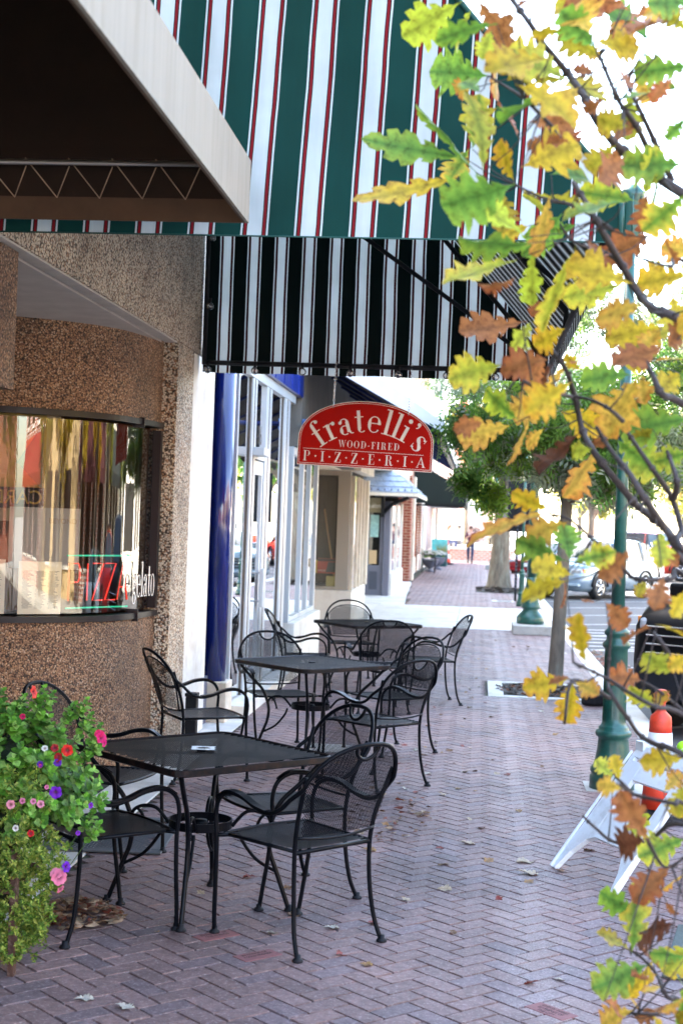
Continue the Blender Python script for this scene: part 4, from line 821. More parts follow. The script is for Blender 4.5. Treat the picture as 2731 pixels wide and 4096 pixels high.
# ================= WROUGHT IRON CHAIRS AND TABLES =================
HW=.27
def ybk(x,z):
    t=max(0,(z-.43)/.475); return -.205-.15*t**1.25-.05*(1-min(1,(x/HW)**2))*min(1,t*2.2+.25)
def ztop(x,d=0): 
    q=min(1,abs(x)/HW); return .70+(.205-d)*(1-q**2.5)**.55
def make_chair(style,label):
    t=thing('mesh_armchair',label,'chair',(0,0,0),0,'black wrought iron mesh armchairs')
    r=.0102
    # hoop and arms: one bent tube from front foot to front foot
    side=[(.250,.270,.0),(.262,.262,.10),(.277,.243,.27),(.285,.235,.43),(.290,.240,.54),(.293,.215,.61),(.297,.15,.645),(.300,.06,.640),(.300,-.03,.610),(.300,-.11,.598),(.297,-.18,.622),(.288,-.235,.672)]
    hoop=[]
    for i in range(19):
        a=PI*i/18; x=HW*math.copysign(abs(math.cos(a))**.75,math.cos(a)); hoop.append((x,ybk(x,ztop(x))-.008,ztop(x) if 0<i<18 else .715))
    path=smooth(side,5)+[Vector(p) for p in hoop]+[Vector((-p.x,p.y,p.z)) for p in reversed(smooth(side,5))]
    obj('arm_frame',M().tube(path,r,10),BLK,t)
    for s in (1,-1):
        leg=smooth([(.250*s,-.275,0),(.238*s,-.235,.10),(.226*s,-.212,.25),(.224*s,-.205,.42),(.232*s,-.222,.55),(.246*s,-.262,.67),(.258*s,-.298,.77)],5)
        obj('leg',M().tube(leg,r,10),BLK,t)
        for y in (.270,-.275): obj('foot_glide',M().lathe([(.023,0),(.024,.006),(.020,.012),(.013,.016),(.0125,.03)],14,(.250*s,y,0)),BLKP,t)
        m=M(); sd=[Vector((p[0]*s,p[1],p[2])) for p in smooth(side[5:10],5)]
        vs=[];
        for p in sd: vs+=[(p.x-.019,p.y,p.z+.009),(p.x+.019,p.y,p.z+.009),(p.x+.019,p.y,p.z+.014),(p.x-.019,p.y,p.z+.014)]
        k=len(sd); m.smooth=False; m.add(vs,[(4*i+j,4*i+(j+1)%4,4*i+4+(j+1)%4,4*i+4+j) for i in range(k-1) for j in range(4)]+[(3,2,1,0),(4*k-4,4*k-3,4*k-2,4*k-1)]); obj('armrest',m,BLKR,t)
    # seat
    def sw(y): return .212+(.245-.212)*(y+.205)/.45
    fy=lambda x:.232+.028*(1-(x/.245)**2)
    rail=smooth([(-.212,-.205,.435),(.212,-.205,.435)],2)
    fr=M(); fr.tube([(-.224,-.205,.435),(.224,-.205,.435)],.010,8)
    for s in (1,-1): fr.tube([(.214*s,-.205,.44),(.243*s,.225,.446)],.0085,8); fr.tube([(.238*s,.205,.445),(.286*s,.235,.445)],.0095,8)
    fr.tube([(x*.245,fy(x*.245),.446) for x in [i/8-1 for i in range(17)]],.0085,8); obj('seat_frame',fr,BLKR,t)
    m=M(); lattice(m,lambda x,y:abs(x)<sw(y) and y<fy(x),(-.25,.25),(-.20,.262),.0108,.0070,lambda x,y:(x,y,.449-.014*(1-(x/.25)**2)*(1-((y-.02)/.25)**2)),.03,1.0,.0034); obj('seat',m,BLK,t)
    # back panel
    d=.0 if style=='notch' else .055
    nr=.068
    def inb(x,z):
        hw=(.218+(.262-.218)*min(1,(z-.5)/.22))-(0 if style=='notch' else .022)
        if abs(x)>hw: return False
        if z<.505-.018*(1-(x/.25)**2): return False
        if z>ztop(x,0)-d: return False
        if style=='notch' and (x*x+(z-.905)**2*1.15)<nr*nr: return False
        return True
    m=M(); lattice(m,inb,(-.265,.265),(.485,.905),.0098,.0030,lambda x,z:(x,ybk(x,z),z),.022,.85); obj('backrest',m,BLK,t)
    bf=M(); bot=[(.225*u,ybk(.225*u,.49)+.0,.505-.018*(1-(.225*u/.25)**2)) for u in [i/8-1 for i in range(17)]]; obj('back_rail',M().tube(bot,.0065,8),BLKR,t)
    if style=='notch':
        bf.tube([(nr*math.cos(a),ybk(nr*math.cos(a),.9-nr*abs(math.sin(a))*.93)-.004,.902-nr*abs(math.sin(a))*.95) for a in [PI*i/14 for i in range(15)]],.0085,8)
    else:
        up_=[]
        for i in range(17):
            a=PI*i/16; x=(HW-.024)*math.copysign(abs(math.cos(a))**.75,math.cos(a)); z=ztop(x,0)-d if 0<i<16 else .66; up_.append((x,ybk(x,z),z))
        bf.tube([(.205,ybk(.205,.5),.50)]+up_+[(-.205,ybk(.205,.5),.50)],.0065,8)
    obj('back_frame',bf,BLKR,t); return t
def make_table(label):
    t=thing('mesh_table',label,'table',(0,0,0),0,'square black mesh cafe tables')
    S2=.445; cr=.07; z=.735
    pl=[]
    for cx,cy,a0 in ((S2-cr,S2-cr,0),(-S2+cr,S2-cr,90),(-S2+cr,-S2+cr,180),(S2-cr,-S2+cr,270)): pl+=arc_pts(cx,cy,cr,cr,a0,a0+90,6)
    def ins(x,y):
        if x*x+y*y<.024**2: return False
        ax,ay=abs(x),abs(y)
        return ax<S2-.008 and ay<S2-.008 and not (ax>S2-cr and ay>S2-cr and (ax-S2+cr)**2+(ay-S2+cr)**2>(cr-.008)**2)
    m=M(); lattice(m,ins,(-S2,S2),(-S2,S2),.0135,.0088,lambda x,y:(x,y,z),.05,1.0,.0040); obj('tabletop',m,TOPM,t)
    rm=M(); n=len(pl); vs=[]
    prof=[(0,.006),(.004,.003),(.004,-.022),(-.004,-.028),(-.008,-.022),(-.008,.0)]
    for (x,y) in pl:
        l=Vector((x,y)); 
        ccx=max(-S2+cr,min(S2-cr,x)); ccy=max(-S2+cr,min(S2-cr,y)); dv=Vector((x-ccx,y-ccy)).normalized()
        for o,h in prof: vs.append((x+dv.x*o,y+dv.y*o,z+h))
    k=len(prof); rm.add(vs,[(i*k+j,((i+1)%n)*k+j,((i+1)%n)*k+(j+1)%k,i*k+(j+1)%k) for i in range(n) for j in range(k)]); obj('rim',rm,RIMM,t,0)
    b=M()
    for a in (45,135): b.tube([(.60*math.cos(R(a)),.60*math.sin(R(a)),z-.016),(-.60*math.cos(R(a)),-.60*math.sin(R(a)),z-.016)],.008,6)
    b.lathe([(.03,z-.02),(.032,z+.004),(.024,z+.006)],16); obj('brace',b,BLK,t)
    ring=M(); vs=[]; n=36
    for i in range(n):
        a=2*PI*i/n
        for rr,zz in ((.145,.375),(.150,.375),(.150,.415),(.145,.415)): vs.append((rr*math.cos(a),rr*math.sin(a),zz))
    ring.smooth=False; ring.add(vs,[(i*4+j,i*4+(j+1)%4,((i+1)%n)*4+(j+1)%4,((i+1)%n)*4+j) for i in range(n) for j in range(4)])
    ring.lathe([(.03,.37),(.034,.39),(.03,.41)],14); 
    for a in (0,90,180,270): ring.tube([(.03*math.cos(R(a)),.03*math.sin(R(a)),.385),(.146*math.cos(R(a)),.146*math.sin(R(a)),.385)],.006,6)
    obj('umbrella_ring',ring,BLK,t)
    for a in (45,135,225,315):
        c,s_=math.cos(R(a)),math.sin(R(a)); f=lambda p:[(r_*c,r_*s_,h_) for r_,h_ in p]
        m=M(); m.tube([Vector(q) for q in smooth([Vector(v) for v in f([(.56,.715),(.54,.68),(.465,.60),(.385,.52),(.345,.44),(.325,.36),(.335,.27),(.365,.19),(.435,0)])],5)],.0115,10); L=obj('leg',m,BLKR,t)
        obj('scroll',M().tube([Vector(q) for q in smooth([Vector(v) for v in f([(.335,.40),(.32,.44),(.275,.462),(.215,.455),(.17,.41),(.152,.385)])],5)],.0085,8).tube([Vector(q) for q in smooth([Vector(v) for v in f([(.31,.452),(.285,.43),(.27,.395),(.262,.365)])],4)],.0075,8),BLK,L)
        obj('strut',M().tube([Vector(q) for q in smooth([Vector(v) for v in f([(.18,.372),(.20,.32),(.27,.235),(.36,.185)])],5)],.008,8),BLK,L)
        obj('foot_glide',M().lathe([(.024,0),(.025,.006),(.021,.012),(.014,.018),(.0135,.03)],14,(.435*c,.435*s_,0)),BLKP,L)
    return t
def hd(x,y): return math.atan2(-x,y)   # heading -> z rotation of a chair that faces +Y
notch=make_chair('notch','mesh armchair nearest the viewer, its back turned, pulled up to the front table')
gap=make_chair('gap','mesh armchair with open top hoop beside the pale pebble pier, behind the front table')
chairs=[ (notch,'A',-.735,6.51,(-.76,.65),None),
 (gap,'D',-1.91,10.33,(.86,.51),None),
 (notch,'B',-1.645,6.50,(.73,.68),'mesh armchair in front of the petunias at the left of the front table'),
 (notch,'F',-1.97,7.78,(.98,-.2),'mesh armchair partly hidden behind the flowering planter'),
 (notch,'C',-.90,7.27,(-.80,-.60),'second mesh armchair showing its back, just behind the nearest one'),
 (notch,'G',-1.54,11.78,(.42,-.90),'pale lit mesh armchair facing the viewer in front of the glass doors'),
 (notch,'H',-.67,10.42,(-.76,.65),'mesh armchair seen from behind at the right of the middle table'),
 (gap,'I',-.66,11.95,(-.75,-.66),'mesh armchair with open hoop beyond the middle table, overlapped by another chair'),
 (notch,'J',-1.74,15.1,(.98,.05),'mesh armchair seen side on beside the glass doors at the farthest table'),
 (gap,'K',-1.42,17.0,(.2,-.98),'open hoop mesh armchair farthest away, against the stucco wall'),
 (notch,'L',-.93,14.45,(-.30,.95),'mesh armchair with its back to the viewer at the near side of the farthest table'),
 (notch,'E',-.45,15.3,(-.97,-.24),'mesh armchair standing alone at the right end of the row, facing left')]
for src,k,x,y,h,lab in chairs:
    if lab is None: src.location=(x,y,.001); src.rotation_euler=(0,0,hd(*h))
    else: copy_tree(src,None,(x,y,.001),hd(*h),lab)
tb=make_table('black mesh table nearest the viewer with torn white sticker round its centre hole')
for i,(x,y,a,lab) in enumerate(((-1.26,6.92,1,None),(-1.25,11.42,2,'black mesh table in the middle of the row before the glass doors'),(-1.17,16.1,-8,'black mesh table farthest down the row by the stucco wall'))):
    if i: copy_tree(tb,None,(x,y,.001),R(a+45),lab)
    else: tb.location=(x,y,.001); tb.rotation_euler=(0,0,R(a+45))
r=random.Random(4); m=M(); o=[];i_=[]
for k in range(48):
    a=2*PI*k/48; sq=.058/max(abs(math.cos(a)),abs(math.sin(a))); o.append((sq*math.cos(a)*r.uniform(.86,1.05),sq*math.sin(a)*r.uniform(.86,1.05))); q_=.026*r.uniform(.9,1.5); i_.append((q_*math.cos(a),q_*math.sin(a)))
band(m,o,i_,.742,Matrix.Translation((-1.26,6.92,.006))@Matrix.Rotation(R(10),4,'Z'))
tag(obj('torn_sticker',m,mat('torn_white_paper',(.75,.77,.78),.8,0,.1,60)),'torn white paper stuck round the hole in the nearest table','sticker')
# rubber mat under the left chairs
t=thing('rubber_mat','black perforated rubber mat lying under the left chairs','mat',(-2.05,8.2,.004),R(4))
obj('border',M().box(-.30,-.34,0,.38,-.26,.010).box(-.30,.52,0,.38,.60,.010).box(.30,-.26,0,.38,.52,.010).box(-.30,-.26,0,-.24,.52,.010),mat('rubber_grey',(.055,.065,.075),.6),t,.004)
m=M(); lattice(m,lambda x,y:True,(-.24,.30),(-.26,.52),.034,.016,lambda x,y:(x,y,.006),.06,1.0); obj('grid',m,mat('rubber_dark',(.04,.048,.058),.6),t)
# engraved donor bricks
EB=mat('engraved_brick',(.22,.085,.085),.7,0,.2,40); INK=mat('engraving',(.05,.03,.03),.9)
def donor(x,y,a,lab,lines):
    t=thing('engraved_brick',lab,'engraved brick',(x,y,.0),R(a),'engraved bricks'); obj('brick',M().box(-.097,-.047,-.01,.097,.047,.0025),EB,t,.002)
    for i,(s,w) in enumerate(lines): text(s,.026,Matrix.Translation((0,.016-.027*i,.0027)),INK,t,'engraving',.0003,'CENTER',w)
donor(-1.085,6.455,-45+90,'engraved brick by the legs of the front table',(('IN MEMORY OF',.75),('OUR FRIENDS',.75)))
donor(-.865,6.20,-45+90,'engraved brick under the nearest chair',(('IN HONOR OF',.75),('A GOOD NEIGHBOR',.6)))
donor(.338,5.725,-45,'engraved brick at the lower right of the pavement',(('GIVEN IN THANKS',.6),('BY FRIENDS OF',.7),('THE CITY',.75)))
# ================= LAMP POSTS =================
def lamp(label,loc,s=1.0,h=4.0,plate=True,fix=True,belled=True):
    t=thing('lamp_post',label,'lamp post',loc,0); fl=(.47*s,.985*s)
    if belled:
        pr=[(.175,0),(.175,.085),(.160,.10),(.172,.12),(.172,.145),(.150,.165),(.138,.20),(.125,.27),(.118,.345),(.118,.362),(.136,.372),(.142,.392),(.136,.412),(.118,.418),(.120,.436),(.104,.446),(.092,.47),(.092,.50),(.090,.95),(.090,.99),(.095,1.0),(.108,1.01),(.110,1.03),(.082,1.06),(.080,1.085),(.098,1.10),(.098,1.12),(.075,1.14),(.068,1.17),(.050,1.19)]
        obj('base',M().lathe([(a*s*.91,b*s) for a,b in pr],48,(0,0,0),(fl[0]+.02,fl[1]-.0,.06,.17)),LAMPG,t)
    else:
        pr=[(.20,0),(.21,.025),(.21,.09),(.19,.12),(.15,.165),(.12,.20),(.115,.22),(.15,.242),(.15,.262),(.122,.32),(.104,.40),(.094,.50),(.086,.60),(.078,.64),(.074,.70)]
        obj('base',M().lathe([(a*s,q_*s) for a,q_ in pr],40,(0,0,0),(.27*s,.62*s,.06,.14)),LAMPG,t)
    obj('pole',M().lathe([((.050 if belled else .074)*s,(1.18 if belled else .69)*s),((.042 if belled else .066)*s,2.2),((.036 if belled else .055)*s,h-.1)],28),LAMPG,t)
    if fix:
        cg=M().lathe([(.045,h-.12),(.06,h-.10),(.062,h-.06),(.075,h-.02),(.078,h+.22),(.088,h+.25),(.090,h+.28),(.06,h+.31),(.045,h+.33)],24); obj('collar',cg,LAMPG,t)
        rb=M()
        for k in range(8): a=PI/4*k; rb.tube([(.082*math.cos(a),.082*math.sin(a),h-.02),(.086*math.cos(a),.086*math.sin(a),h+.24)],.007,5)
        obj('rib',rb,LAMPG,t)
    return t
lp=lamp('tall green fluted lamp post nearest the viewer, behind the oak leaves',(1.005,10.72,.004),1.0,3.98)
lamp('green lamp post on a grey concrete plinth beyond the slim tree',(.94,26.0,.16),1.15,4.6,belled=False)
t=thing('lamp_plinth','square grey concrete plinth under the second lamp post','plinth',(.95,26.0,0)); obj('block',M().box(-.32,-.62,.0,.33,.55,.155),CONC,t,.01)
lamp('small bright green post beside the black sign post',(1.02,34.4,.004),.72,4.2,belled=True)
lamp('distant green lamp post beyond the thick trunk',(.66,62.0,.2),1.2,4.6,belled=True)
t=thing('lamp_plinth','pale round edged plinth under the distant lamp post','plinth',(.66,62,0)); obj('block',M().box(-.35,-.5,0,.35,.5,.2),CONC,t,.02)
t=thing('lamp_plate','square concrete pad under the nearest lamp post','pad',(1.0,10.75,.0)); obj('slab',M().box(-.185,-.20,-.02,.25,.21,.004),CONC,t)
# black sign post
t=thing('sign_post','black perforated sign post with black panel seen from behind beside the thick trunk','sign post',(.94,36.7,.004))
obj('pole',M().box(-.03,-.03,0,.03,.03,2.75),BLKP,t,.004); obj('panel',M().box(-.26,.031,1.70,.30,.06,2.95),BLKP,t,.01)
m=M(); 
for i in range(20): m.box(-.012,-.032,.3+i*.09,.012,-.0305,.33+i*.09)
obj('hole',m,GREYD,t)
# ================= TRAFFIC CONE, A-FRAME, SMALL ITEMS =================
t=thing('traffic_cone','tall orange and white channelizer cone with knob top behind the white sign frame','traffic cone',(1.20,9.65,.004))
obj('base',M().lathe([(.20,0),(.205,.02),(.19,.05),(.12,.065),(.11,.075)],8,smooth=False),BLKP,t)
P_=[(.108,.076),(.098,.20),(.092,.30),(.087,.345),(.078,.50),(.071,.60),(.071,.62),(.066,.66),(.035,.69),(.028,.71),(.028,.745),(.047,.78),(.050,.80),(.028,.83),(.0,.835)]
def seg(a,b): 
    o=[]
    for (r1,z1),(r2,z2) in zip(P_,P_[1:]):
        lo,hi=max(a,z1),min(b,z2)
        if hi>lo: 
            f=lambda z:(r1+(r2-r1)*(z-z1)/(z2-z1),z)
            if not o: o.append(f(lo))
            o.append(f(hi))
    return o
obj('body',M().lathe(seg(.076,.345),24),ORG,t); obj('top',M().lathe(seg(.56,.835),24),ORG,t); obj('stripe',M().lathe([(a+.001,b) for a,b in seg(.346,.559)],24),mat('reflective_white',(.85,.86,.88),.4,0,.04,40),t)
t=thing('sandwich_board','empty white plastic A-frame sign stand leaning open on the bricks','sign stand',(.463,8.147,.004))
wd=Vector((.272,-.6,0)); wl=.66; wd.normalize(); nrm=Vector((.91,.41,0)).normalized(); hz=.655; ln=.505; tilt=(nrm*ln+Vector((0,0,hz))).normalized(); Lp=math.hypot(ln,hz)
def panel(origin,xa,ya,full=True):
    mtx=frame(origin,xa,ya); m=M()
    def slab(poly,d0=-.014,d1=.014): m.prism(poly,d1-d0,mtx@Matrix.Translation((0,0,d0)))
    W_=wl
    slab([(0,0),(.035,0),(.075,.12),(.14,.215),(.20,.245),(W_-.20,.245),(W_-.14,.215),(W_-.075,.12),(W_-.035,0),(W_,0),(W_-.02,.30),(.02,.30)])
    slab([(.02,.30),(.17,.30),(.17,Lp-.10),(.02,Lp-.10)],-.0135,.0135); slab([(W_-.12,.30),(W_-.02,.30),(W_-.02,Lp-.10),(W_-.12,Lp-.10)],-.0135,.0135)
    slab([(.17,.30),(W_-.12,.30),(W_-.12,.415),(.17,.415)],-.013,.013); slab([(.17,.62),(W_-.12,.62),(W_-.12,Lp-.10),(.17,Lp-.10)],-.013,.013)
    slab([(.02,Lp-.10),(.06,Lp-.10),(.06,Lp-.075),(.02,Lp-.075)]); slab([(W_-.06,Lp-.10),(W_-.02,Lp-.10),(W_-.02,Lp-.075),(W_-.06,Lp-.075)]); slab([(.02,Lp-.075),(W_-.02,Lp-.075),(W_-.03,Lp),(.03,Lp)])
    for x in (.004,W_-.012): slab([(x,.0),(x+.010,.0),(x+.012,Lp-.05),(x+.008,Lp-.05)],.014,.030)
    return m
o0=Vector((.463,8.147,0)); 
A1=panel(o0,wd,tilt); o=obj('front_panel',A1,WHT,t,.004); o.location=-Vector(t.location)
o1=o0+nrm*(2*ln+.05); t2=(-nrm*ln+Vector((0,0,hz))).normalized(); A2=panel(o1+wd*wl,-wd,t2); o=obj('rear_panel',A2,WHT,t,.004); o.location=-Vector(t.location)
hb=M(); hb.tube([o0+tilt*Lp+nrm*.02+wd*.02,o0+tilt*Lp+nrm*.02+wd*(wl-.02)],.016,8); 
for k in (.04,.60): hb.box(-.02,-.02,-.03,.06,.02,.05,frame(o0+tilt*(Lp-.02)+wd*k,wd,nrm))
o=obj('hinge',hb,WHT,t,.003); o.location=-Vector(t.location)
t=thing('tennis_ball','lime green tennis ball resting on the white sign stand','ball',tuple(o0+tilt*Lp+wd*.40+nrm*.03+Vector((0,0,.052))))
b=M().ball((0,0,0),.033,9); obj('felt',b,mat('lime_felt',(.35,.75,.02),.9,0,.1,60),t)
obj('seam',M().tube([(.0335*math.sin(a)*math.cos(.45*math.sin(2*a)+.2),.0335*math.cos(a),.0335*math.sin(a)*math.sin(.45*math.sin(2*a)+.2)) for a in [2*PI*k/30 for k in range(30)]],.0014,5,False,True),WPAINT,t)
t=thing('rubber_block','low rounded black rubber block at the kerb corner of the tree pit','rubber base',(1.26,15.72,.004)); obj('body',M().lathe([(.125,0),(.135,.03),(.13,.10),(.11,.12)],8,smooth=False),BLKP,t,.01); obj('socket',M().lathe([(.05,.121),(.05,.135),(.03,.136)],10),BLKP,t)
t=thing('grey_rubber_base','grey textured rubber sign base at the right edge of the bricks','rubber base',(1.03,6.62,.004),R(-12))
obj('plate',M().box(-.13,-.42,0,.45,.42,.012),mat('grey_rubber',(.07,.10,.095),.7,0,.3,60,.8,300),t,.004); obj('block',M().box(.02,-.10,.013,.45,.16,.07),BLKP,t,.012)
t=thing('black_post','short black post against the foot of the pebble pier','post',(-2.22,11.62,.004)); obj('post',M().box(-.045,-.045,0,.045,.045,.40),BLKP,t,.008); obj('cap',M().box(-.05,-.05,.401,.05,.05,.43),BLKP,t,.005)
t=thing('utility_cover','small pale grey cover plate in the bricks under the middle table','cover plate',(-1.15,11.9,.003)); obj('plate',M().box(-.16,-.2,0,.16,.2,.006),CONC,t,.002); obj('rim',M().box(-.18,-.22,0,.18,.22,.003),mat('cover_rim',(.2,.22,.24),.6),t)
# ================= FALLEN LEAVES =================
def oakleaf(m,A,Bp,col,r,curl=.25,cup=.25,wide=.34,twist=None,col2=None,colm=None,tw=0,roll=0):
    """lobed oak leaf from stalk point A to tip Bp"""
    A=Vector(A); Bp=Vector(Bp); ax=Bp-A; L=ax.length; ax.normalize()
    ref=Vector((0,-1,0)) if twist is None else twist
    sd=ax.cross(ref); 
    if sd.length<.05: sd=ax.orthogonal()
    sd.normalize(); nn=sd.cross(ax).normalized()
    lob=[(0,.012),(.06,.02),(.14,.09),(.19,.26),(.22,.32),(.26,.20),(.29,.22),(.34,.52),(.385,.64),(.42,.38),(.455,.40),(.51,.82),(.56,1.0),(.60,.60),(.635,.58),(.69,.86),(.735,.92),(.77,.50),(.80,.48),(.84,.62),(.875,.60),(.905,.32),(.935,.34),(.97,.26),(1,0.03)]
    vs=[];cs=[]
    sd0,nn0=sd,nn; j0=[1+r.uniform(-.16,.16) for _ in range(5)]
    for i,(t,w) in enumerate(lob):
        an=roll+tw*t; sd=sd0*math.cos(an)+nn0*math.sin(an); nn=nn0*math.cos(an)-sd0*math.sin(an)
        t2=t+(.05 if w in (.32,.64,1.0,.92,.60) else 0)
        for s in (-1,-.5,0,.5,1):
            ww=w*wide*1.22*L*s*j0[(i//4)%5]*(1+ (r.uniform(-.07,.07) if abs(s)==1 else 0)); tt=t2 if abs(s)==1 else t
            tt=min(tt,1.02)
            z=-curl*L*(tt**2)*.5+cup*abs(ww)*(.6+.4*math.sin(tt*9))+r.uniform(-.012,.012)*L*(abs(s)==1)
            vs.append(A+ax*(tt*L)*(1-.12*abs(curl))+sd*ww+nn*z)
            e=abs(s)*.6+.4*tt; c=[a+(b-a)*max(0,min(1,(e-.35)*1.6)) for a,b in zip(col,col2 or col)]
            if s==0 and colm: c=colm
            cs.append(tuple(c))
    fs=[(5*i+j,5*i+5+j,5*i+6+j,5*i+1+j) for i in range(len(lob)-1) for j in range(4)]
    m.smooth=True; m.add(vs,fs,cs); m.smooth=False
FLM=leafmat('fallen_leaf',.1,True,.6,45); rl=random.Random(21); fm=[]
for k,(c,c2) in enumerate((((.42,.32,.22),(.5,.42,.33)),((.16,.085,.045),(.24,.14,.08)),((.5,.48,.45),(.42,.38,.32)),((.30,.16,.07),(.42,.25,.10)),((.26,.05,.045),(.2,.06,.04)))):
    m=M(); oakleaf(m,(-.5,0,.06),(.5,0,.05),c,rl,.35,.5,.32,Vector((0,0,1)),c2,tuple(x*.7 for x in c)); fm.append(m.mesh('fallen_leaf',FLM))
sp=[('pale curled oak leaf lying left of the white sign stand',.31,8.22,.135,0,40),('long pale toothed leaf lying flat left of the white sign stand',.33,7.95,.15,0,5),('small red leaf alone on the bricks right of the nearest chair',-.16,8.45,.06,4,20),('tan leaf on the bricks in the middle of the pavement',.0,8.62,.11,0,10),('grey leaf by the left edge at the bottom of the picture',-1.42,5.50,.085,2,20),('grey leaf second from the left edge at the bottom',-1.25,5.44,.085,2,-10),('pale grey leaf near the rear foot of the nearest chair',-.60,6.68,.085,2,12),('dull red curled leaf beside the nearest chair',-.42,6.80,.075,4,40),('brown leaf behind the seat of the nearest chair',-.55,8.3,.10,3,0),('pale leaf by the foot of the white sign stand',.50,8.05,.08,1,20)]
for lab,x,y,s_,k,a in sp:
    o=link(bpy.data.objects.new('fallen_leaf',fm[k])); o.location=(x,y,.004); o.scale=(s_,s_,s_); o.rotation_euler=(rl.uniform(-.1,.1),rl.uniform(-.1,.1),R(a)); tag(o,lab,'leaf','leaves fallen on the sidewalk')
for i in range(190):
    y=6.0+rl.random()**1.3*17 if i<120 else rl.uniform(7.5,24); x=rl.uniform(-1.9,1.4) if i%3 else rl.gauss(-.45,.35)
    if i<36: y=rl.uniform(8.2,13); x=rl.gauss(-.45,.28)
    if inpit(x,y) or x<-2 or x>1.42: continue
    s_=rl.uniform(.03,.085); k=rl.choice((0,0,1,1,1,2,2,3,3,4)); o=link(bpy.data.objects.new('fallen_leaf',fm[k])); o.location=(x,y,.0045); o.scale=(s_,s_,s_*rl.uniform(.6,1.4)); o.rotation_euler=(rl.uniform(-.3,.3),rl.uniform(-.25,.25),rl.uniform(0,6.28)); tag(o,'small dry leaf scattered among others on the brick sidewalk','leaf','leaves fallen on the sidewalk')
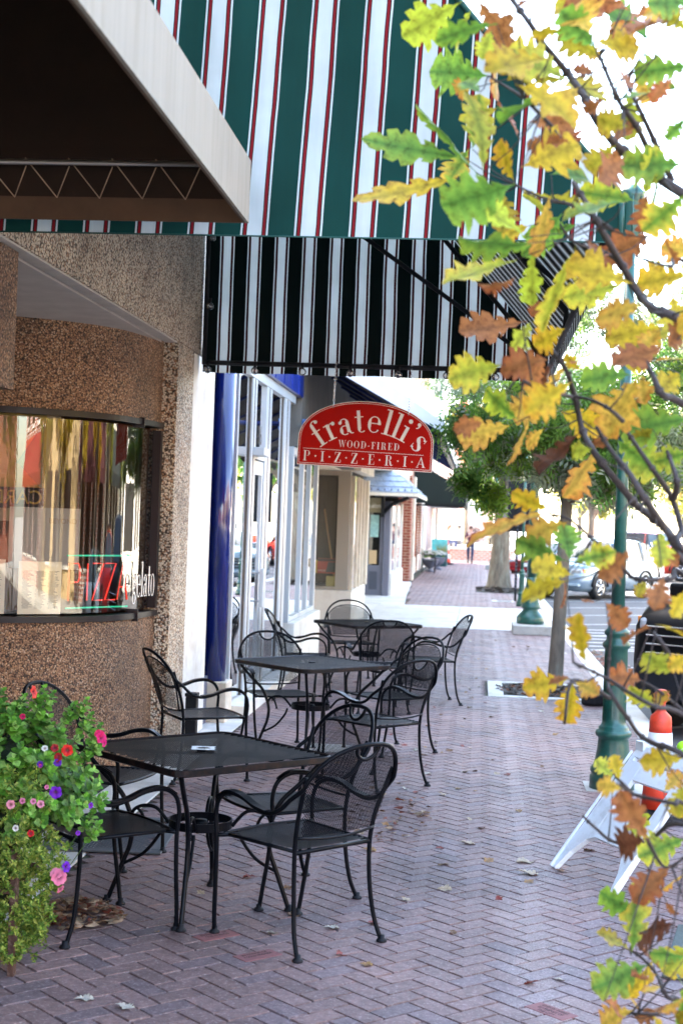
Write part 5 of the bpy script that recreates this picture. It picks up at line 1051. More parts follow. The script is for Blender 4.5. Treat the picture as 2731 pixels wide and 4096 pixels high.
# ================= VEHICLES =================
TYRE=mat('tyre_rubber',(.014,.014,.016),.8,0,.2,20); CARG=mat('car_glass',(.03,.045,.055),.05,0,.1,2,coat=.5)
def make_car(name,label,loc,rz,paint,kind='suv',L=4.55,Wd=.92,sc=1.0,rim=CHROME):
    """body faces -Y at the origin (front bumper), length along +Y"""
    t=thing(name,label,'car' if kind!='pickup' else 'truck',loc,rz)
    if kind=='suv': ST=[(0,.34,.62,.64,.80),(.05,.26,.80,.84,.93),(.35,.22,.93,.99,.98),(1.0,.2,1.02,1.08,1),(1.28,.2,1.05,1.12,1),(1.95,.2,1.07,1.62,1),(2.4,.2,1.08,1.70,1),(3.5,.2,1.08,1.69,1),(4.1,.22,1.08,1.60,.99),(4.4,.25,1.06,1.30,.96),(4.5,.30,1.0,1.05,.92),(4.55,.36,.75,.78,.88)]
    elif kind=='sedan': ST=[(0,.32,.55,.57,.80),(.06,.22,.66,.70,.93),(.4,.18,.76,.80,.98),(1.2,.17,.86,.90,1),(1.45,.17,.88,.93,1),(2.2,.17,.9,1.36,1),(2.7,.17,.91,1.43,1),(3.4,.17,.92,1.36,1),(3.9,.18,.92,1.02,.99),(4.3,.2,.90,.96,.97),(4.45,.25,.85,.88,.93),(4.5,.33,.62,.64,.88)]
    else: ST=[(0,.42,1.0,1.04,.86),(.06,.32,1.12,1.18,.96),(.3,.28,1.22,1.30,1),(1.2,.28,1.26,1.34,1),(1.5,.28,1.28,1.38,1),(2.05,.28,1.30,1.90,1),(2.5,.28,1.30,1.95,1),(3.6,.28,1.30,1.94,1),(3.9,.28,1.30,1.85,1),(4.0,.28,1.28,1.33,1),(5.3,.3,1.26,1.28,1),(5.45,.36,1.0,1.02,.96)]
    sy=L/ST[-1][0]; rows=[]
    for (y,z0,zb,zr,w) in ST:
        W_=Wd*w; cab=zr-zb>.2; k=.80 if cab else .90
        half=[(0,z0),(W_*.85,z0),(W_*.98,z0+.12),(W_,(z0+zb)/2),(W_*.985,zb-.06),(W_*.95,zb),(W_*k,zr-.05 if cab else zr-.02),(W_*k*.75,zr),(0,zr+.015)]
        rows.append([(x,y*sy,z) for x,z in half]+[(-x,y*sy,z) for x,z in reversed(half[1:-1])])
    n=len(rows[0]); B=M(); G_=M(); vs=[p for r_ in rows for p in r_]; bf=[];gf=[]
    for i in range(len(rows)-1):
        cab0=ST[i][3]-ST[i][2]>.2; cab1=ST[i+1][3]-ST[i+1][2]>.2
        for j in range(n):
            f=(i*n+j,i*n+(j+1)%n,(i+1)*n+(j+1)%n,(i+1)*n+j)
            side=j in (5,n-6-0 ,); side=(j==5 or j==n-6); top=j in (6,7,8,9)
            if (side and (cab0 or cab1)) or (top and cab0!=cab1): gf.append(f)
            else: bf.append(f)
    B.smooth=True; B.add(vs,bf+[tuple(range(n-1,-1,-1)),tuple((len(rows)-1)*n+k for k in range(n))]); obj('body',B,paint,t)
    G_.smooth=True; G_.add(vs,gf); obj('window',G_,CARG,t)
    for x in (-1,1):
        for y in ((1.25,2.55,3.5,4.25) if kind=='suv' else (1.5,2.6,3.6)): obj('pillar',M().tube([(x*Wd*.955,y*sy,ST[6][2]),(x*Wd*.80,(y+(.55 if y<1.6 else 0.0))*sy,ST[6][3]-.06)],.02,6),paint,t)
    tr=.36*(1.1 if kind=='pickup' else 1)
    for y in (.92*sy,(ST[-1][0]-.95)*sy):
        for s in (1,-1):
            w=M(); pr=[(tr*.62,-.11),(tr*.93,-.11),(tr,-.07),(tr,.07),(tr*.93,.11),(tr*.62,.11)]
            mt=Matrix.Translation((s*(Wd-.10),y,tr))@Matrix.Rotation(PI/2,4,'Y'); q_=M(); q_.lathe(pr,24); w.smooth=True; w.add([mt@Vector(v) for v in q_.v],q_.f); wo=obj('wheel',w,TYRE,t)
            q_=M(); q_.lathe([(tr*.60,-.06),(tr*.62,-.09),(tr*.64,-.115),(tr*.60,-.115),(tr*.56,-.09)],24); 
            for k in range(5):
                a=2*PI*k/5; q_.tube([(.02*math.cos(a),.02*math.sin(a),-.10),(tr*.6*math.cos(a),tr*.6*math.sin(a),-.10)],[.04,.028],6)
            q_.lathe([(tr*.16,-.12),(tr*.16,-.09)],12); q_.lathe([(tr*.57,.02),(tr*.57,.03)],16)
            rm=M(); rm.smooth=True; mt2=Matrix.Translation((s*(Wd-.10),y,tr))@Matrix.Rotation(-s*PI/2,4,'Y'); rm.add([mt2@Vector(v) for v in q_.v],q_.f); obj('rim',rm,rim,wo)
            ar=M(); ar.tube([(s*(Wd+.004),y+(tr+.07)*math.cos(a),tr+(tr+.07)*math.sin(a)) for a in [PI*k/14 for k in range(15)]],.035,6); obj('wheel_arch',ar,BLKP,t)
    zf=ST[2][2]
    for s in (1,-1):
        obj('headlight',M().box(min(s*Wd*(.52 if kind!='pickup' else .82),s*Wd*.9),.02,zf-.20,max(s*Wd*(.52 if kind!='pickup' else .82),s*Wd*.9),.22,zf-.08),mat('headlamp_lens',(.35,.36,.38),.15,.3) if s==1 else bpy.data.materials['headlamp_lens'],t,.03)
        obj('indicator',M().box(min(s*Wd*.86,s*Wd*.95),.10,zf-.19,max(s*Wd*.86,s*Wd*.95),.34,zf-.07),mat('amber_lens',(.7,.22,.03),.2) if s==1 else bpy.data.materials['amber_lens'],t,.01)
        obj('mirror',M().box(min(s*Wd,s*(Wd+.2)),1.45*sy,ST[6][2]-.02,max(s*Wd,s*(Wd+.2)),1.6*sy,ST[6][2]+.14),paint,t,.03)
    gr=M(); z=zf-.42; 
    kw=.8 if kind=='pickup' else .48
    while z<zf-.10: gr.box(-Wd*kw,-.035,z,Wd*kw,.05,z+(.018 if kw>.5 else .035)); z+=.085
    obj('grille',gr,CHROME if kind=='pickup' else BLKP,t,.006)
    obj('bumper',M().box(-Wd*.88,-.09,.36,Wd*.88,.10,zf-.47),BLKP if kind=='pickup' else paint,t,.03)
    obj('licence_plate',M().box(-.16,-.10,.44,.16,-.092,.58),STK,t)
    if kind=='suv':
        r_=M()
        for s in (1,-1): r_.tube([(s*.62,2.2,1.72),(s*.62,2.4,1.76),(s*.62,3.6,1.75),(s*.62,3.8,1.70)],.02,6)
        obj('roof_rail',r_,BLKP,t)
    return t
SILV=mat('silver_blue_paint',(.24,.32,.40),.22,.35,.04,3,coat=.6); BLKC=mat('black_car_paint',(.004,.004,.005),.4,0,.1,3,spec=.12); REDC2=mat('red_car_paint',(.25,.008,.012),.2,0,.1,3,coat=.8); WHC=mat('white_car_paint',(.7,.72,.75),.2,0,.04,3,coat=.8)
ang=math.atan2(-.56,.83)
make_car('parked_suv','silver blue SUV parked at an angle in the street beyond the slim tree','',ang,SILV) if False else None
make_car('parked_suv','silver blue SUV parked at an angle in the street beyond the slim tree',(2.15,41.8,-.14),-R(34),SILV,'suv')
make_car('parked_pickup','black pickup with chrome grille bars parked at the kerb behind the orange cone',(2.34,14.25,-.14),-R(30),BLKC,'pickup',5.4,.98)
make_car('parked_sedan','white sedan parked beyond the silver blue SUV',(3.4,50.5,-.14),-R(34),WHC,'sedan')
make_car('parked_sedan','small dark red sedan behind the thick trunk and sign post',(1.95,57.5,-.14),-R(20),REDC2,'sedan')
make_car('parked_pickup','bright red pickup parked across the street above the SUV roof',(9.2,60,-.14),R(60),mat('bright_red_paint',(.55,.05,.03),.2,0,.1,3,coat=.8),'pickup',5.2)
make_car('parked_suv','white SUV parked across the street seen in the shop glass',(11.8,20,-.14),R(35),WHC,'suv')
make_car('parked_sedan','blue sedan parked nearer across the street seen in the shop glass',(11.8,10,-.14),R(35),SILV,'sedan')
make_car('parked_suv','red SUV parked across the street seen in the shop glass',(11.8,14.8,-.14),R(35),REDC2,'suv')
# ================= PEOPLE =================
SKIN=mat('skin',(.55,.33,.25),.55,0,.06,20)
def skinmesh(name,J,E,rad,mt,parent):
    me=bpy.data.meshes.new(name); me.from_pydata([Vector(p) for p in J],E,[]); o=link(bpy.data.objects.new(name,me),parent)
    md=o.modifiers.new('skin','SKIN'); md.use_smooth_shade=True
    for i,s in enumerate(me.skin_vertices[0].data): s.radius=(rad[i] if not isinstance(rad[i],tuple) else rad[i][0],)*1+((rad[i] if not isinstance(rad[i],tuple) else rad[i][1]),); s.use_root=(i==0)
    sb=o.modifiers.new('sub','SUBSURF'); sb.levels=1; sb.render_levels=2; me.materials.append(mt); return o
def person(label,loc,rz,pose,shirt,trous,hair,long_hair=False,scale=1):
    t=thing('person',label,'person',loc,rz); t.scale=(scale,)*3
    names=list(pose); J=[pose[k] for k in names]; ix={k:i for i,k in enumerate(names)}
    rd={'pelvis':(.145,.10),'spine':(.125,.095),'chest':(.155,.105),'neck':.055,'chin':.062,'head':.088,'crown':.062,'shl':.058,'ell':.042,'wrl':.028,'hal':.036,'shr':.058,'elr':.042,'wrr':.028,'har':.036,'hipl':.085,'knl':.058,'anl':.038,'tol':.035,'hipr':.085,'knr':.058,'anr':.038,'tor':.035}
    E=[('pelvis','spine'),('spine','chest'),('chest','neck'),('neck','chin'),('chin','head'),('head','crown'),('chest','shl'),('shl','ell'),('ell','wrl'),('wrl','hal'),('chest','shr'),('shr','elr'),('elr','wrr'),('wrr','har'),('pelvis','hipl'),('hipl','knl'),('knl','anl'),('anl','tol'),('pelvis','hipr'),('hipr','knr'),('knr','anr'),('anr','tor')]
    body=skinmesh('body',J,[(ix[a],ix[b]) for a,b in E],[rd[k] for k in names],SKIN,t)
    def sub(name,keys,edges,grow,mt,over={}):
        ks=list(keys); i2={k:i for i,k in enumerate(ks)}
        def g(k): r_=over.get(k,rd[k]); return tuple(x+grow for x in r_) if isinstance(r_,tuple) else r_+grow
        return skinmesh(name,[over.get('@'+k,pose[k]) for k in ks],[(i2[a],i2[b]) for a,b in edges],[g(k) for k in ks],mt,t)
    sub('shirt',['spine','pelvis','chest','shl','ell','shr','elr'],[('spine','pelvis'),('spine','chest'),('chest','shl'),('shl','ell'),('chest','shr'),('shr','elr')],.014,shirt)
    sub('trousers',['pelvis','hipl','knl','anl','hipr','knr','anr'],[('pelvis','hipl'),('hipl','knl'),('knl','anl'),('pelvis','hipr'),('hipr','knr'),('knr','anr')],.018,trous)
    for s in 'lr':
        a=Vector(pose['an'+s]); b=Vector(pose['to'+s]); sh=M(); d=(b-a).normalized(); sh.tube([a-d*.05-Vector((0,0,.02)),a.lerp(b,.4)-Vector((0,0,.02)),b,b+d*.05],[.045,.05,.045,.02],10); obj('shoe',sh,BLKP,t)
        h=Vector(pose['ha'+s]); w=Vector(pose['wr'+s]); d=(h-w).normalized(); sd=d.orthogonal().normalized(); nn=d.cross(sd); f=M()
        for k,(o,l) in enumerate(((-.03,.055),(-.011,.07),(.009,.068),(.028,.05))): p=h+sd*o+d*.02; f.tube([p,p+d*l*.6,p+d*l*.85+nn*l*.4],[.010,.009,.007],6)
        f.tube([h+sd*.03-d*.01,h+sd*.055+d*.02,h+sd*.06+d*.045],[.011,.010,.008],6); obj('fingers',f,SKIN,t)
    c=Vector(pose['head']); hm=M(); hm.ball((c.x,c.y-.018,c.z+.035),.105,8,(.92,1.0,1.0)); 
    if long_hair: hm.tube([(c.x,c.y-.07,c.z+.03),(c.x,c.y-.10,c.z-.12),(c.x,c.y-.09,c.z-.25)],[.07,.07,.03],8)
    obj('hair',hm,hair,t)
    fc=M(); fc.tube([(c.x,c.y+.088,c.z+.01),(c.x,c.y+.112,c.z-.025)],[.010,.014],6); 
    for s in (1,-1): fc.ball((c.x+s*.092,c.y,c.z-.005),.022,5,(.5,1,1.3))
    obj('face',fc,SKIN,t); ey=M()
    for s in (1,-1): ey.ball((c.x+s*.032,c.y+.088,c.z+.005),.010,4)
    ey.box(c.x-.025,c.y+.085,c.z-.058,c.x+.025,c.y+.093,c.z-.050); obj('eyes_and_mouth',ey,mat('dark_features',(.06,.03,.025),.5) if 'dark_features' not in bpy.data.materials else bpy.data.materials['dark_features'],t)
    return t
walk=dict(pelvis=(0,0,.94),spine=(0,.01,1.14),chest=(0,0,1.36),neck=(0,0,1.50),chin=(0,.02,1.56),head=(0,.03,1.64),crown=(0,.025,1.71),shl=(-.17,0,1.42),ell=(-.23,-.03,1.16),wrl=(-.27,.10,.97),hal=(-.27,.15,.91),shr=(.17,0,1.42),elr=(.24,.02,1.17),wrr=(.11,.20,1.27),har=(.05,.22,1.31),hipl=(-.095,0,.90),knl=(-.10,.16,.52),anl=(-.08,.13,.10),tol=(-.085,.26,.04),hipr=(.095,0,.90),knr=(.10,.02,.50),anr=(.09,-.22,.16),tor=(.10,-.12,.05))
w_=person('man in maroon shirt and dark jeans walking towards the viewer down the sidewalk',(-.38,70.5,0),PI,walk,mat('maroon_shirt',(.10,.012,.04),.8,0,.2,20),mat('dark_denim',(.02,.04,.10),.85,0,.2,20),mat('dark_hair',(.03,.02,.015),.7),scale=1.0)
ph=obj('badge',M().box(.05,.125,1.36,.13,.135,1.40),STK,w_)
sit=dict(pelvis=(0,0,.50),spine=(0,-.02,.70),chest=(0,.02,.92),neck=(0,.04,1.06),chin=(0,.07,1.12),head=(0,.08,1.20),crown=(0,.07,1.27),shl=(-.17,.02,.98),ell=(-.21,.08,.74),wrl=(-.12,.28,.72),hal=(-.08,.34,.72),shr=(.17,.02,.98),elr=(.21,.08,.74),wrr=(.12,.28,.72),har=(.08,.34,.72),hipl=(-.10,.03,.48),knl=(-.12,.42,.50),anl=(-.12,.44,.10),tol=(-.12,.57,.04),hipr=(.10,.03,.48),knr=(.12,.42,.50),anr=(.12,.44,.10),tor=(.12,.57,.04))
TEAL=mat('pale_teal_shirt',(.30,.48,.44),.8)
person('woman with long brown hair in pale teal top seated on the terrace',(-1.55,74.3,.45),R(-75),sit,TEAL,mat('navy_skirt',(.03,.04,.10),.8),mat('brown_hair',(.10,.04,.02),.7),True)
person('seated person with short dark hair in pale top facing the woman on the terrace',(-.95,74.5,.45),R(75),sit,mat('pale_top',(.45,.50,.46),.8),mat('grey_trousers',(.1,.1,.12),.8),mat('black_hair',(.02,.015,.012),.7))
for (x,y,a,lab) in ((-.35,75.6,30,'black metal chair empty on the terrace left of the walking man'),(.75,75.0,160,'terrace chair behind the low brick wall, right of the walking man'),(1.15,74.2,70,'terrace chair closest to the distant lamp post')):
    copy_tree(gap,None,(x,y,.80 if y>75.5 else .451),R(a),lab)
t=thing('cafe_table','small round table on the terrace right of the walking man','table',(.55,74.2,.45)); obj('tabletop',M().lathe([(.35,.70),(.36,.72),(.35,.74)],20),BLKP,t); obj('base',M().lathe([(.22,0),(.2,.03),(.03,.05),(.03,.70)],14),BLKP,t)
# ================= DISTANT SIDEWALK ITEMS =================
def foliage(m,c,rad,n,size,pal,r,kind='leaf',shell=.55,up=.3):
    """leaf-sized faces through an uneven crown volume made of clumps"""
    cl=[]
    for i in range(max(5,n//90)):
        while True:
            p=Vector((r.uniform(-1,1),r.uniform(-1,1),r.uniform(-1,1)))
            if shell*.7<p.length<1: break
        cl.append((Vector((c[0]+p.x*rad[0]*.86,c[1]+p.y*rad[1]*.86,c[2]+p.z*rad[2]*.86)),r.uniform(.16,.36)*min(rad),r.uniform(.6,1.3),r.choice(pal)))
    per=n//len(cl)
    for (cc,cr,br_,bc) in cl:
        for k in range(per):
            d=Vector((r.gauss(0,.5),r.gauss(0,.5),r.gauss(0,.42)))*cr*1.15; p=cc+d; s_=size*r.uniform(.6,1.25)
            nd=Vector((r.gauss(0,1),r.gauss(0,1),r.gauss(.5,1))).normalized(); ax=(nd.orthogonal()).normalized(); ax=Matrix.Rotation(r.uniform(0,6.28),3,nd)@ax; sd=nd.cross(ax)
            col=bc if r.random()<.7 else r.choice(pal); v=br_*r.uniform(.75,1.2); col=tuple(x*v for x in col)
            if kind=='leaf': m.add([p-ax*s_,p+sd*s_*.42+nd*s_*.1,p+ax*s_,p-sd*s_*.42+nd*s_*.1],[(0,1,2,3)],col)
            else:
                ax=(ax+Vector((0,0,-.35))).normalized(); sd=nd.cross(ax).normalized(); vs=[];fs=[]
                for q_ in range(6):
                    b=p+ax*s_*(q_/5-.4)*2
                    for s in (1,-1):
                        o=len(vs); tip=b+sd*s*s_*.62+ax*s_*.28+Vector((0,0,-s_*.12)); mid=(b+tip)/2; w_2=ax*s_*.13
                        vs+=[b,mid-w_2,tip,mid+w_2]; fs.append((o,o+1,o+2,o+3))
                m.add(vs,fs,col)
TLEAF=leafmat('tree_leaf',.5,False,.5)
def tree(name,label,cat,base,trunk,limbs,crowns,n,size,pal,seed,kind='leaf',tm=BARK,group=None):
    r=random.Random(seed); t=thing(name,label,cat,base,0,group)
    m=M(); m.tube(smooth([Vector(p[:3]) for p in trunk],4),[a for a in [trunk[min(int(i/4),len(trunk)-1)][3]+(trunk[min(int(i/4)+1,len(trunk)-1)][3]-trunk[min(int(i/4),len(trunk)-1)][3])*((i%4)/4) for i in range((len(trunk)-1)*4+1)]],14)
    obj('trunk',m,tm,t); lm=M(); top=Vector(trunk[-1][:3])
    for i in range(limbs):
        cc,rr=r.choice(crowns); e=Vector((cc[0]+r.uniform(-.75,.75)*rr[0],cc[1]+r.uniform(-.75,.75)*rr[1],cc[2]+r.uniform(-.3,.8)*rr[2]))
        s0=Vector(trunk[-2][:3]).lerp(top,r.uniform(.3,1)); mid=s0.lerp(e,.45)+Vector((r.uniform(-.1,.1),r.uniform(-.1,.1),r.uniform(0,.25)))*rr[2]
        P=smooth([s0,mid,e],5); r0_=trunk[-1][3]*.62; lm.tube(P,[r0_*(1-.85*k/(len(P)-1)) for k in range(len(P))],7)
        for q_ in range(3):
            a=P[r.randint(4,len(P)-1)]; lm.tube([a,a+Vector((r.uniform(-.5,.5),r.uniform(-.5,.5),r.uniform(-.2,.5)))*rr[2]*.6],[r0_*.3,r0_*.08],5)
    obj('limb',lm,tm,t); m=M()
    for cc,rr in crowns: foliage(m,cc,rr,n//len(crowns),size,pal,r,kind)
    obj('crown',m,TLEAF,t); return t
GRN=[(.13,.28,.04),(.08,.21,.035),(.20,.36,.05),(.12,.22,.08),(.06,.16,.03)]
MIX=GRN+[(.30,.14,.06),(.28,.20,.05)]
tree('slim_tree','slim street tree with green feathery leaves growing in the square pit','tree',(.92,17.0,0),[(0,0,-.1,.11),(0,0,.15,.088),(.02,0,.8,.078),(.05,0,1.7,.07),(.07,0,2.6,.055)],9,[((.35,.3,3.55),(1.75,1.6,1.25)),((1.5,.2,3.2),(1.3,1.3,1.0)),((.15,.3,2.75),(1.3,1.2,.6)),((.5,.2,2.45),(2.3,1.6,.5)),((-.45,.3,3.0),(1.15,1.2,.75))],5200,.13,[(.16,.30,.04),(.11,.24,.035),(.26,.42,.05),(.26,.30,.18),(.08,.18,.03),(.34,.36,.22)],11,'pinnate')
tree('thick_tree','thick pale barked tree in the mulch ring farther down the sidewalk','tree',(.62,42.6,0),[(0,0,-.1,.52),(0,0,.15,.36),(.0,0,.8,.27),(.03,0,1.8,.24),(.05,0,2.6,.24)],10,[((.3,0,5.6),(3.0,3.0,2.2)),((1.8,.5,4.6),(2.6,2.5,1.4)),((-.6,0,4.2),(1.5,1.5,1.1))],5200,.16,GRN,12,'pinnate')
tree('street_tree','tree with bronze and green leaves rising behind the nearest lamp post','tree',(4.6,25.5,-.14),[(0,0,-.1,.2),(0,0,1,.15),(0,0,2.6,.12)],9,[((-.6,0,5.0),(2.3,2.3,2.2)),((.8,0,4.2),(2,2,1.6)),((-1.0,0,3.4),(1.3,1.3,.8))],5200,.14,[(.16,.26,.05),(.48,.30,.10),(.11,.20,.05),(.45,.36,.18),(.36,.36,.12)],13,'pinnate')
tree('street_tree','orange leaved tree above the far end of the sidewalk','tree',(-.7,76,.8),[(0,0,0,.15),(0,0,1.2,.12),(0,0,3.0,.10)],7,[((.1,0,5.9),(1.7,1.5,1.9))],1500,.17,[(.40,.16,.04),(.5,.26,.07),(.35,.10,.04)],14)
tree('street_tree','bright yellow green tree beyond the terrace chairs','tree',(.6,80,.8),[(0,0,0,.14),(0,0,.9,.12),(0,0,1.8,.10)],7,[((-.3,0,2.9),(1.6,1.5,1.5)),((.8,0,2.3),(1.2,1.2,1.0))],2200,.14,[(.35,.38,.03),(.25,.32,.03),(.42,.42,.05)],15)
tree('street_tree','rounded mid green tree behind the yellow green one','tree',(.3,92,.8),[(0,0,0,.3),(0,0,1.2,.25),(0,0,2.4,.2)],7,[((0,0,4.3),(3.4,3,2.6))],2600,.22,[(.08,.2,.05),(.12,.26,.06),(.06,.16,.05)],16)
for i,(x,y,lab,pal) in enumerate(((7,105,'pale yellow tree in the far distance right of the thick trunk',[(.4,.36,.08),(.3,.3,.07)]),(13,96,'second pale yellow tree in the far distance, behind the SUV',[(.38,.30,.08),(.3,.3,.07)]),(4.6,62,'green tree standing past the white sedan',GRN),(14.8,-3,'yellow tree across the street nearest behind the viewer',[(.5,.40,.03),(.42,.36,.05)]),(14.8,7.5,'yellow tree across the street by the tall brick shop',[(.5,.40,.03),(.42,.3,.04)]),(13.6,2.2,'yellow tree across the street nearest the kerb, opposite the tables',[(.6,.46,.03),(.5,.34,.04)]),(13.6,12.5,'golden tree across the street between the two brick shops',[(.6,.42,.03),(.5,.3,.03)]),(14.8,18,'yellow tree across the street by the cream shop',[(.45,.38,.03),(.30,.34,.05)]),(14.8,30,'yellow green tree across the street by the long white building',[(.3,.34,.03),(.22,.28,.05)]))):
    tree('street_tree',lab,'tree',(x,y,0),[(0,0,-.2,.2),(0,0,1.4,.15),(0,0,2.8,.12)],6,[((0,0,4.8),(2.5,2.5,2.3)),((.8,.5,3.8),(2,2,1.4))],1800,.2,pal,40+i)
def urn(x,y,s,lab,seed):
    t=thing('flower_urn',lab,'planter',(x,y,0)); obj('urn',M().lathe([(.17*s,0),(.17*s,.04),(.09*s,.07),(.07*s,.13),(.12*s,.18),(.22*s,.24),(.27*s,.34),(.29*s,.44),(.31*s,.46),(.31*s,.48),(.26*s,.48)],24),GREYD,t)
    r=random.Random(seed); m=M(); foliage(m,(0,0,.56*s),(.36*s,.36*s,.16*s),500,.035,GRN,r); obj('foliage',m,TLEAF,t)
    b=M(); b.col=(.78,.80,.76)
    for i in range(110):
        a=r.uniform(0,6.28); f=math.sqrt(r.random())*.38*s; b.lathe([(.012,0),(.034,.012),(.03,.025),(.008,.022)],7,(f*math.cos(a),f*math.sin(a),(.56+.18*(1-(f/(.4*s))**2))*s))
    obj('blossom',b,TLEAF,t); return t
urn(-1.80,56.2,1.1,'grey urn of white chrysanthemums on the sidewalk, the nearer of two',3); urn(-1.60,59.5,1.0,'grey urn of white chrysanthemums just behind the nearer one',4)
t=thing('bench','curved black iron bench end beside the white flower urn','bench',(-1.72,54.6,0)); m=M()
for y in (0,1.3):
    m.tube(smooth([(-.35,y,0),(-.32,y,.45),(-.36,y,.9)],4),.015,6); m.tube(smooth([(.12,y,0),(.14,y,.5),(.05,y,.66),(-.2,y,.66),(-.33,y,.7)],4),.015,6)
obj('frame',m,BLKP,t); s_=M(); 
for i in range(6): s_.box(-.30+i*.075,-.05,.44,-.24+i*.075,1.35,.46)
obj('seat',s_,BLKP,t); s_=M(); 
for i in range(5): s_.box(-.37,-.05,.52+i*.08,-.35,1.35,.58+i*.08)
obj('backrest',s_,mat('pale_wood',(.55,.50,.38),.7),t)
t=thing('planter_tub','dark teal tub planted with grasses beside the orange barrel','planter',(-1.55,63.8,0)); obj('tub',M().lathe([(.20,0),(.27,.55),(.29,.58),(.24,.57)],16),mat('teal_tub',(.02,.11,.12),.5),t); m=M(); rr_=random.Random(8)
for i in range(160): a=rr_.uniform(0,6.28); p=Vector((.15*math.cos(a)*rr_.random(),.15*math.sin(a)*rr_.random(),.55)); e=p+Vector((rr_.uniform(-.35,.35),rr_.uniform(-.3,.3),rr_.uniform(.15,.5))); m.add([p,p+Vector((.015,0,0)),e],[(0,1,2)],rr_.choice([(.3,.3,.08),(.12,.25,.05),(.35,.25,.12)]))
obj('grass',m,TLEAF,t)
t=thing('mural_panel','turquoise painted panel standing against the far wall','panel',(-1.9,65.2,0)); obj('panel',M().box(-.15,-.05,0,.55,.02,1.15),mat('turquoise_paint',(.12,.50,.48),.6,0,.4,5),t,.01); obj('foot',M().box(-.1,-.2,0,.5,.15,.05),BLKP,t)
t=thing('traffic_barrel','orange and white striped channelizer beside the teal tub','traffic cone',(-1.42,66.8,0)); obj('base',M().lathe([(.36,0),(.34,.06),(.2,.08)],10),BLKP,t); b=M(); w2=M()
for i in range(5): (b if i%2==0 else w2).lathe([(.20-.025*i,.08+.19*i),(.178-.025*i,.27+.19*i)],20)
b.lathe([(.08,1.03),(.07,1.1),(.02,1.14)],12); obj('body',b,ORG,t); obj('stripe',w2,bpy.data.materials['reflective_white'],t)
# ================= PETUNIA PLANTER =================
t=thing('flower_planter','overflowing planter of petunias and mint on a rusty iron stand at the left edge','planter',(-1.95,5.95,0))
b=M(); b.lathe([(.15,.34),(.165,.40),(.172,.48),(.178,.60),(.186,.61),(.186,.63),(.17,.63)],32,(-.13,-.20,0)); 
for z in (.40,.44,.48,.52,.56): b.lathe([(.172,z),(.180,z+.008),(.172,z+.016)],32,(-.13,-.20,0))
obj('bucket',b,GALV,t)
s_=M(); s_.box(.158,-.235,0,.176,-.225,.5); s_.box(.178,-.24,0,.184,-.20,.5); s_.box(-.42,-.235,.075,.157,-.225,.095); s_.box(-.44,-.24,0,-.42,-.22,.5); s_.box(-.44,.25,0,-.42,.27,.5); s_.box(-.44,-.22,.32,.157,.25,.335); obj('stand',s_,RUST,t)
r=random.Random(12)
def leaf_s(m,p,d,n,s,w,col,fold=.25):
    sd=d.cross(n).normalized(); n=sd.cross(d).normalized()
    vs=[p,p+d*s*.3+sd*w*s*.42+n*fold*s*.3,p+d*s*.62+sd*w*s*.5+n*fold*s*.25,p+d*s*1.0-n*s*.12,p+d*s*.62-sd*w*s*.5+n*fold*s*.25,p+d*s*.3-sd*w*s*.42+n*fold*s*.3,p+d*s*.5-n*s*.04]
    sm=m.smooth; m.smooth=True; m.add(vs,[(0,1,6),(1,2,6),(2,3,6),(3,4,6),(4,5,6),(5,0,6)],[tuple(c*k for c in col) for k in (.8,1,1,1.05,1,1,.85)]); m.smooth=sm
def rosette(m,p,out,s,w,pal,k=6,lv=3):
    out=out.normalized()
    for q_ in range(lv):
        for i in range(k//lv*1+1):
            a=2*PI*i/(k//lv+1)+q_*1.3; o=out.orthogonal().normalized(); o=Matrix.Rotation(a,3,out)@o; d=(o+out*(.15+.45*q_)).normalized()
            c=r.choice(pal); v=r.uniform(.75,1.25)*(.8+.2*q_); leaf_s(m,p-out*s*.5*(lv-1-q_),d,(out+Vector((0,0,.3))).normalized(),s*r.uniform(.75,1.1)*(1-.22*q_),w,tuple(x*v for x in c))
m=M(); MINT=[(.12,.32,.035),(.17,.40,.045),(.07,.21,.025),(.28,.50,.12)]; SM=[(.28,.38,.05),(.16,.28,.04),(.42,.48,.10),(.10,.20,.03)]
stem=M()
for i in range(380):   # mint shoots over the upper mound
    a=r.uniform(0,2*PI); e=math.asin(r.uniform(-.45,1)); dv=Vector((math.cos(a)*math.cos(e),math.sin(a)*math.cos(e),math.sin(e))); k=r.uniform(.72,1.06)
    p=Vector((-.02,.0,.72))+Vector((dv.x*.43,dv.y*.34,dv.z*.34))*k
    if p.z<.52 and r.random()<.5: continue
    rosette(m,p,(dv+Vector((0,-.35,.45))).normalized(),.050,.85,MINT); 
    if i%3==0: stem.tube([p-dv*.16,p],.002,4,False)
for (x,z) in ((.42,1.02),(.46,.98),(.35,1.06),(.40,1.08),(.22,1.12),(.26,1.10),(.0,1.15),(-.04,1.12),(.43,.90),(.47,.93),(.44,.62),(.49,.70),(.47,.58),(.14,1.08),(.05,1.10)):
    p=Vector((x-.01,-.05,z+.0)); rosette(m,p,Vector((.3,-.3,.8)),.042,.85,MINT); rosette(m,p-Vector((.02,0,.04)),Vector((.4,-.5,.4)),.04,.85,MINT); stem.tube([(x-.16,0,z-.22),p],.0022,4,False)
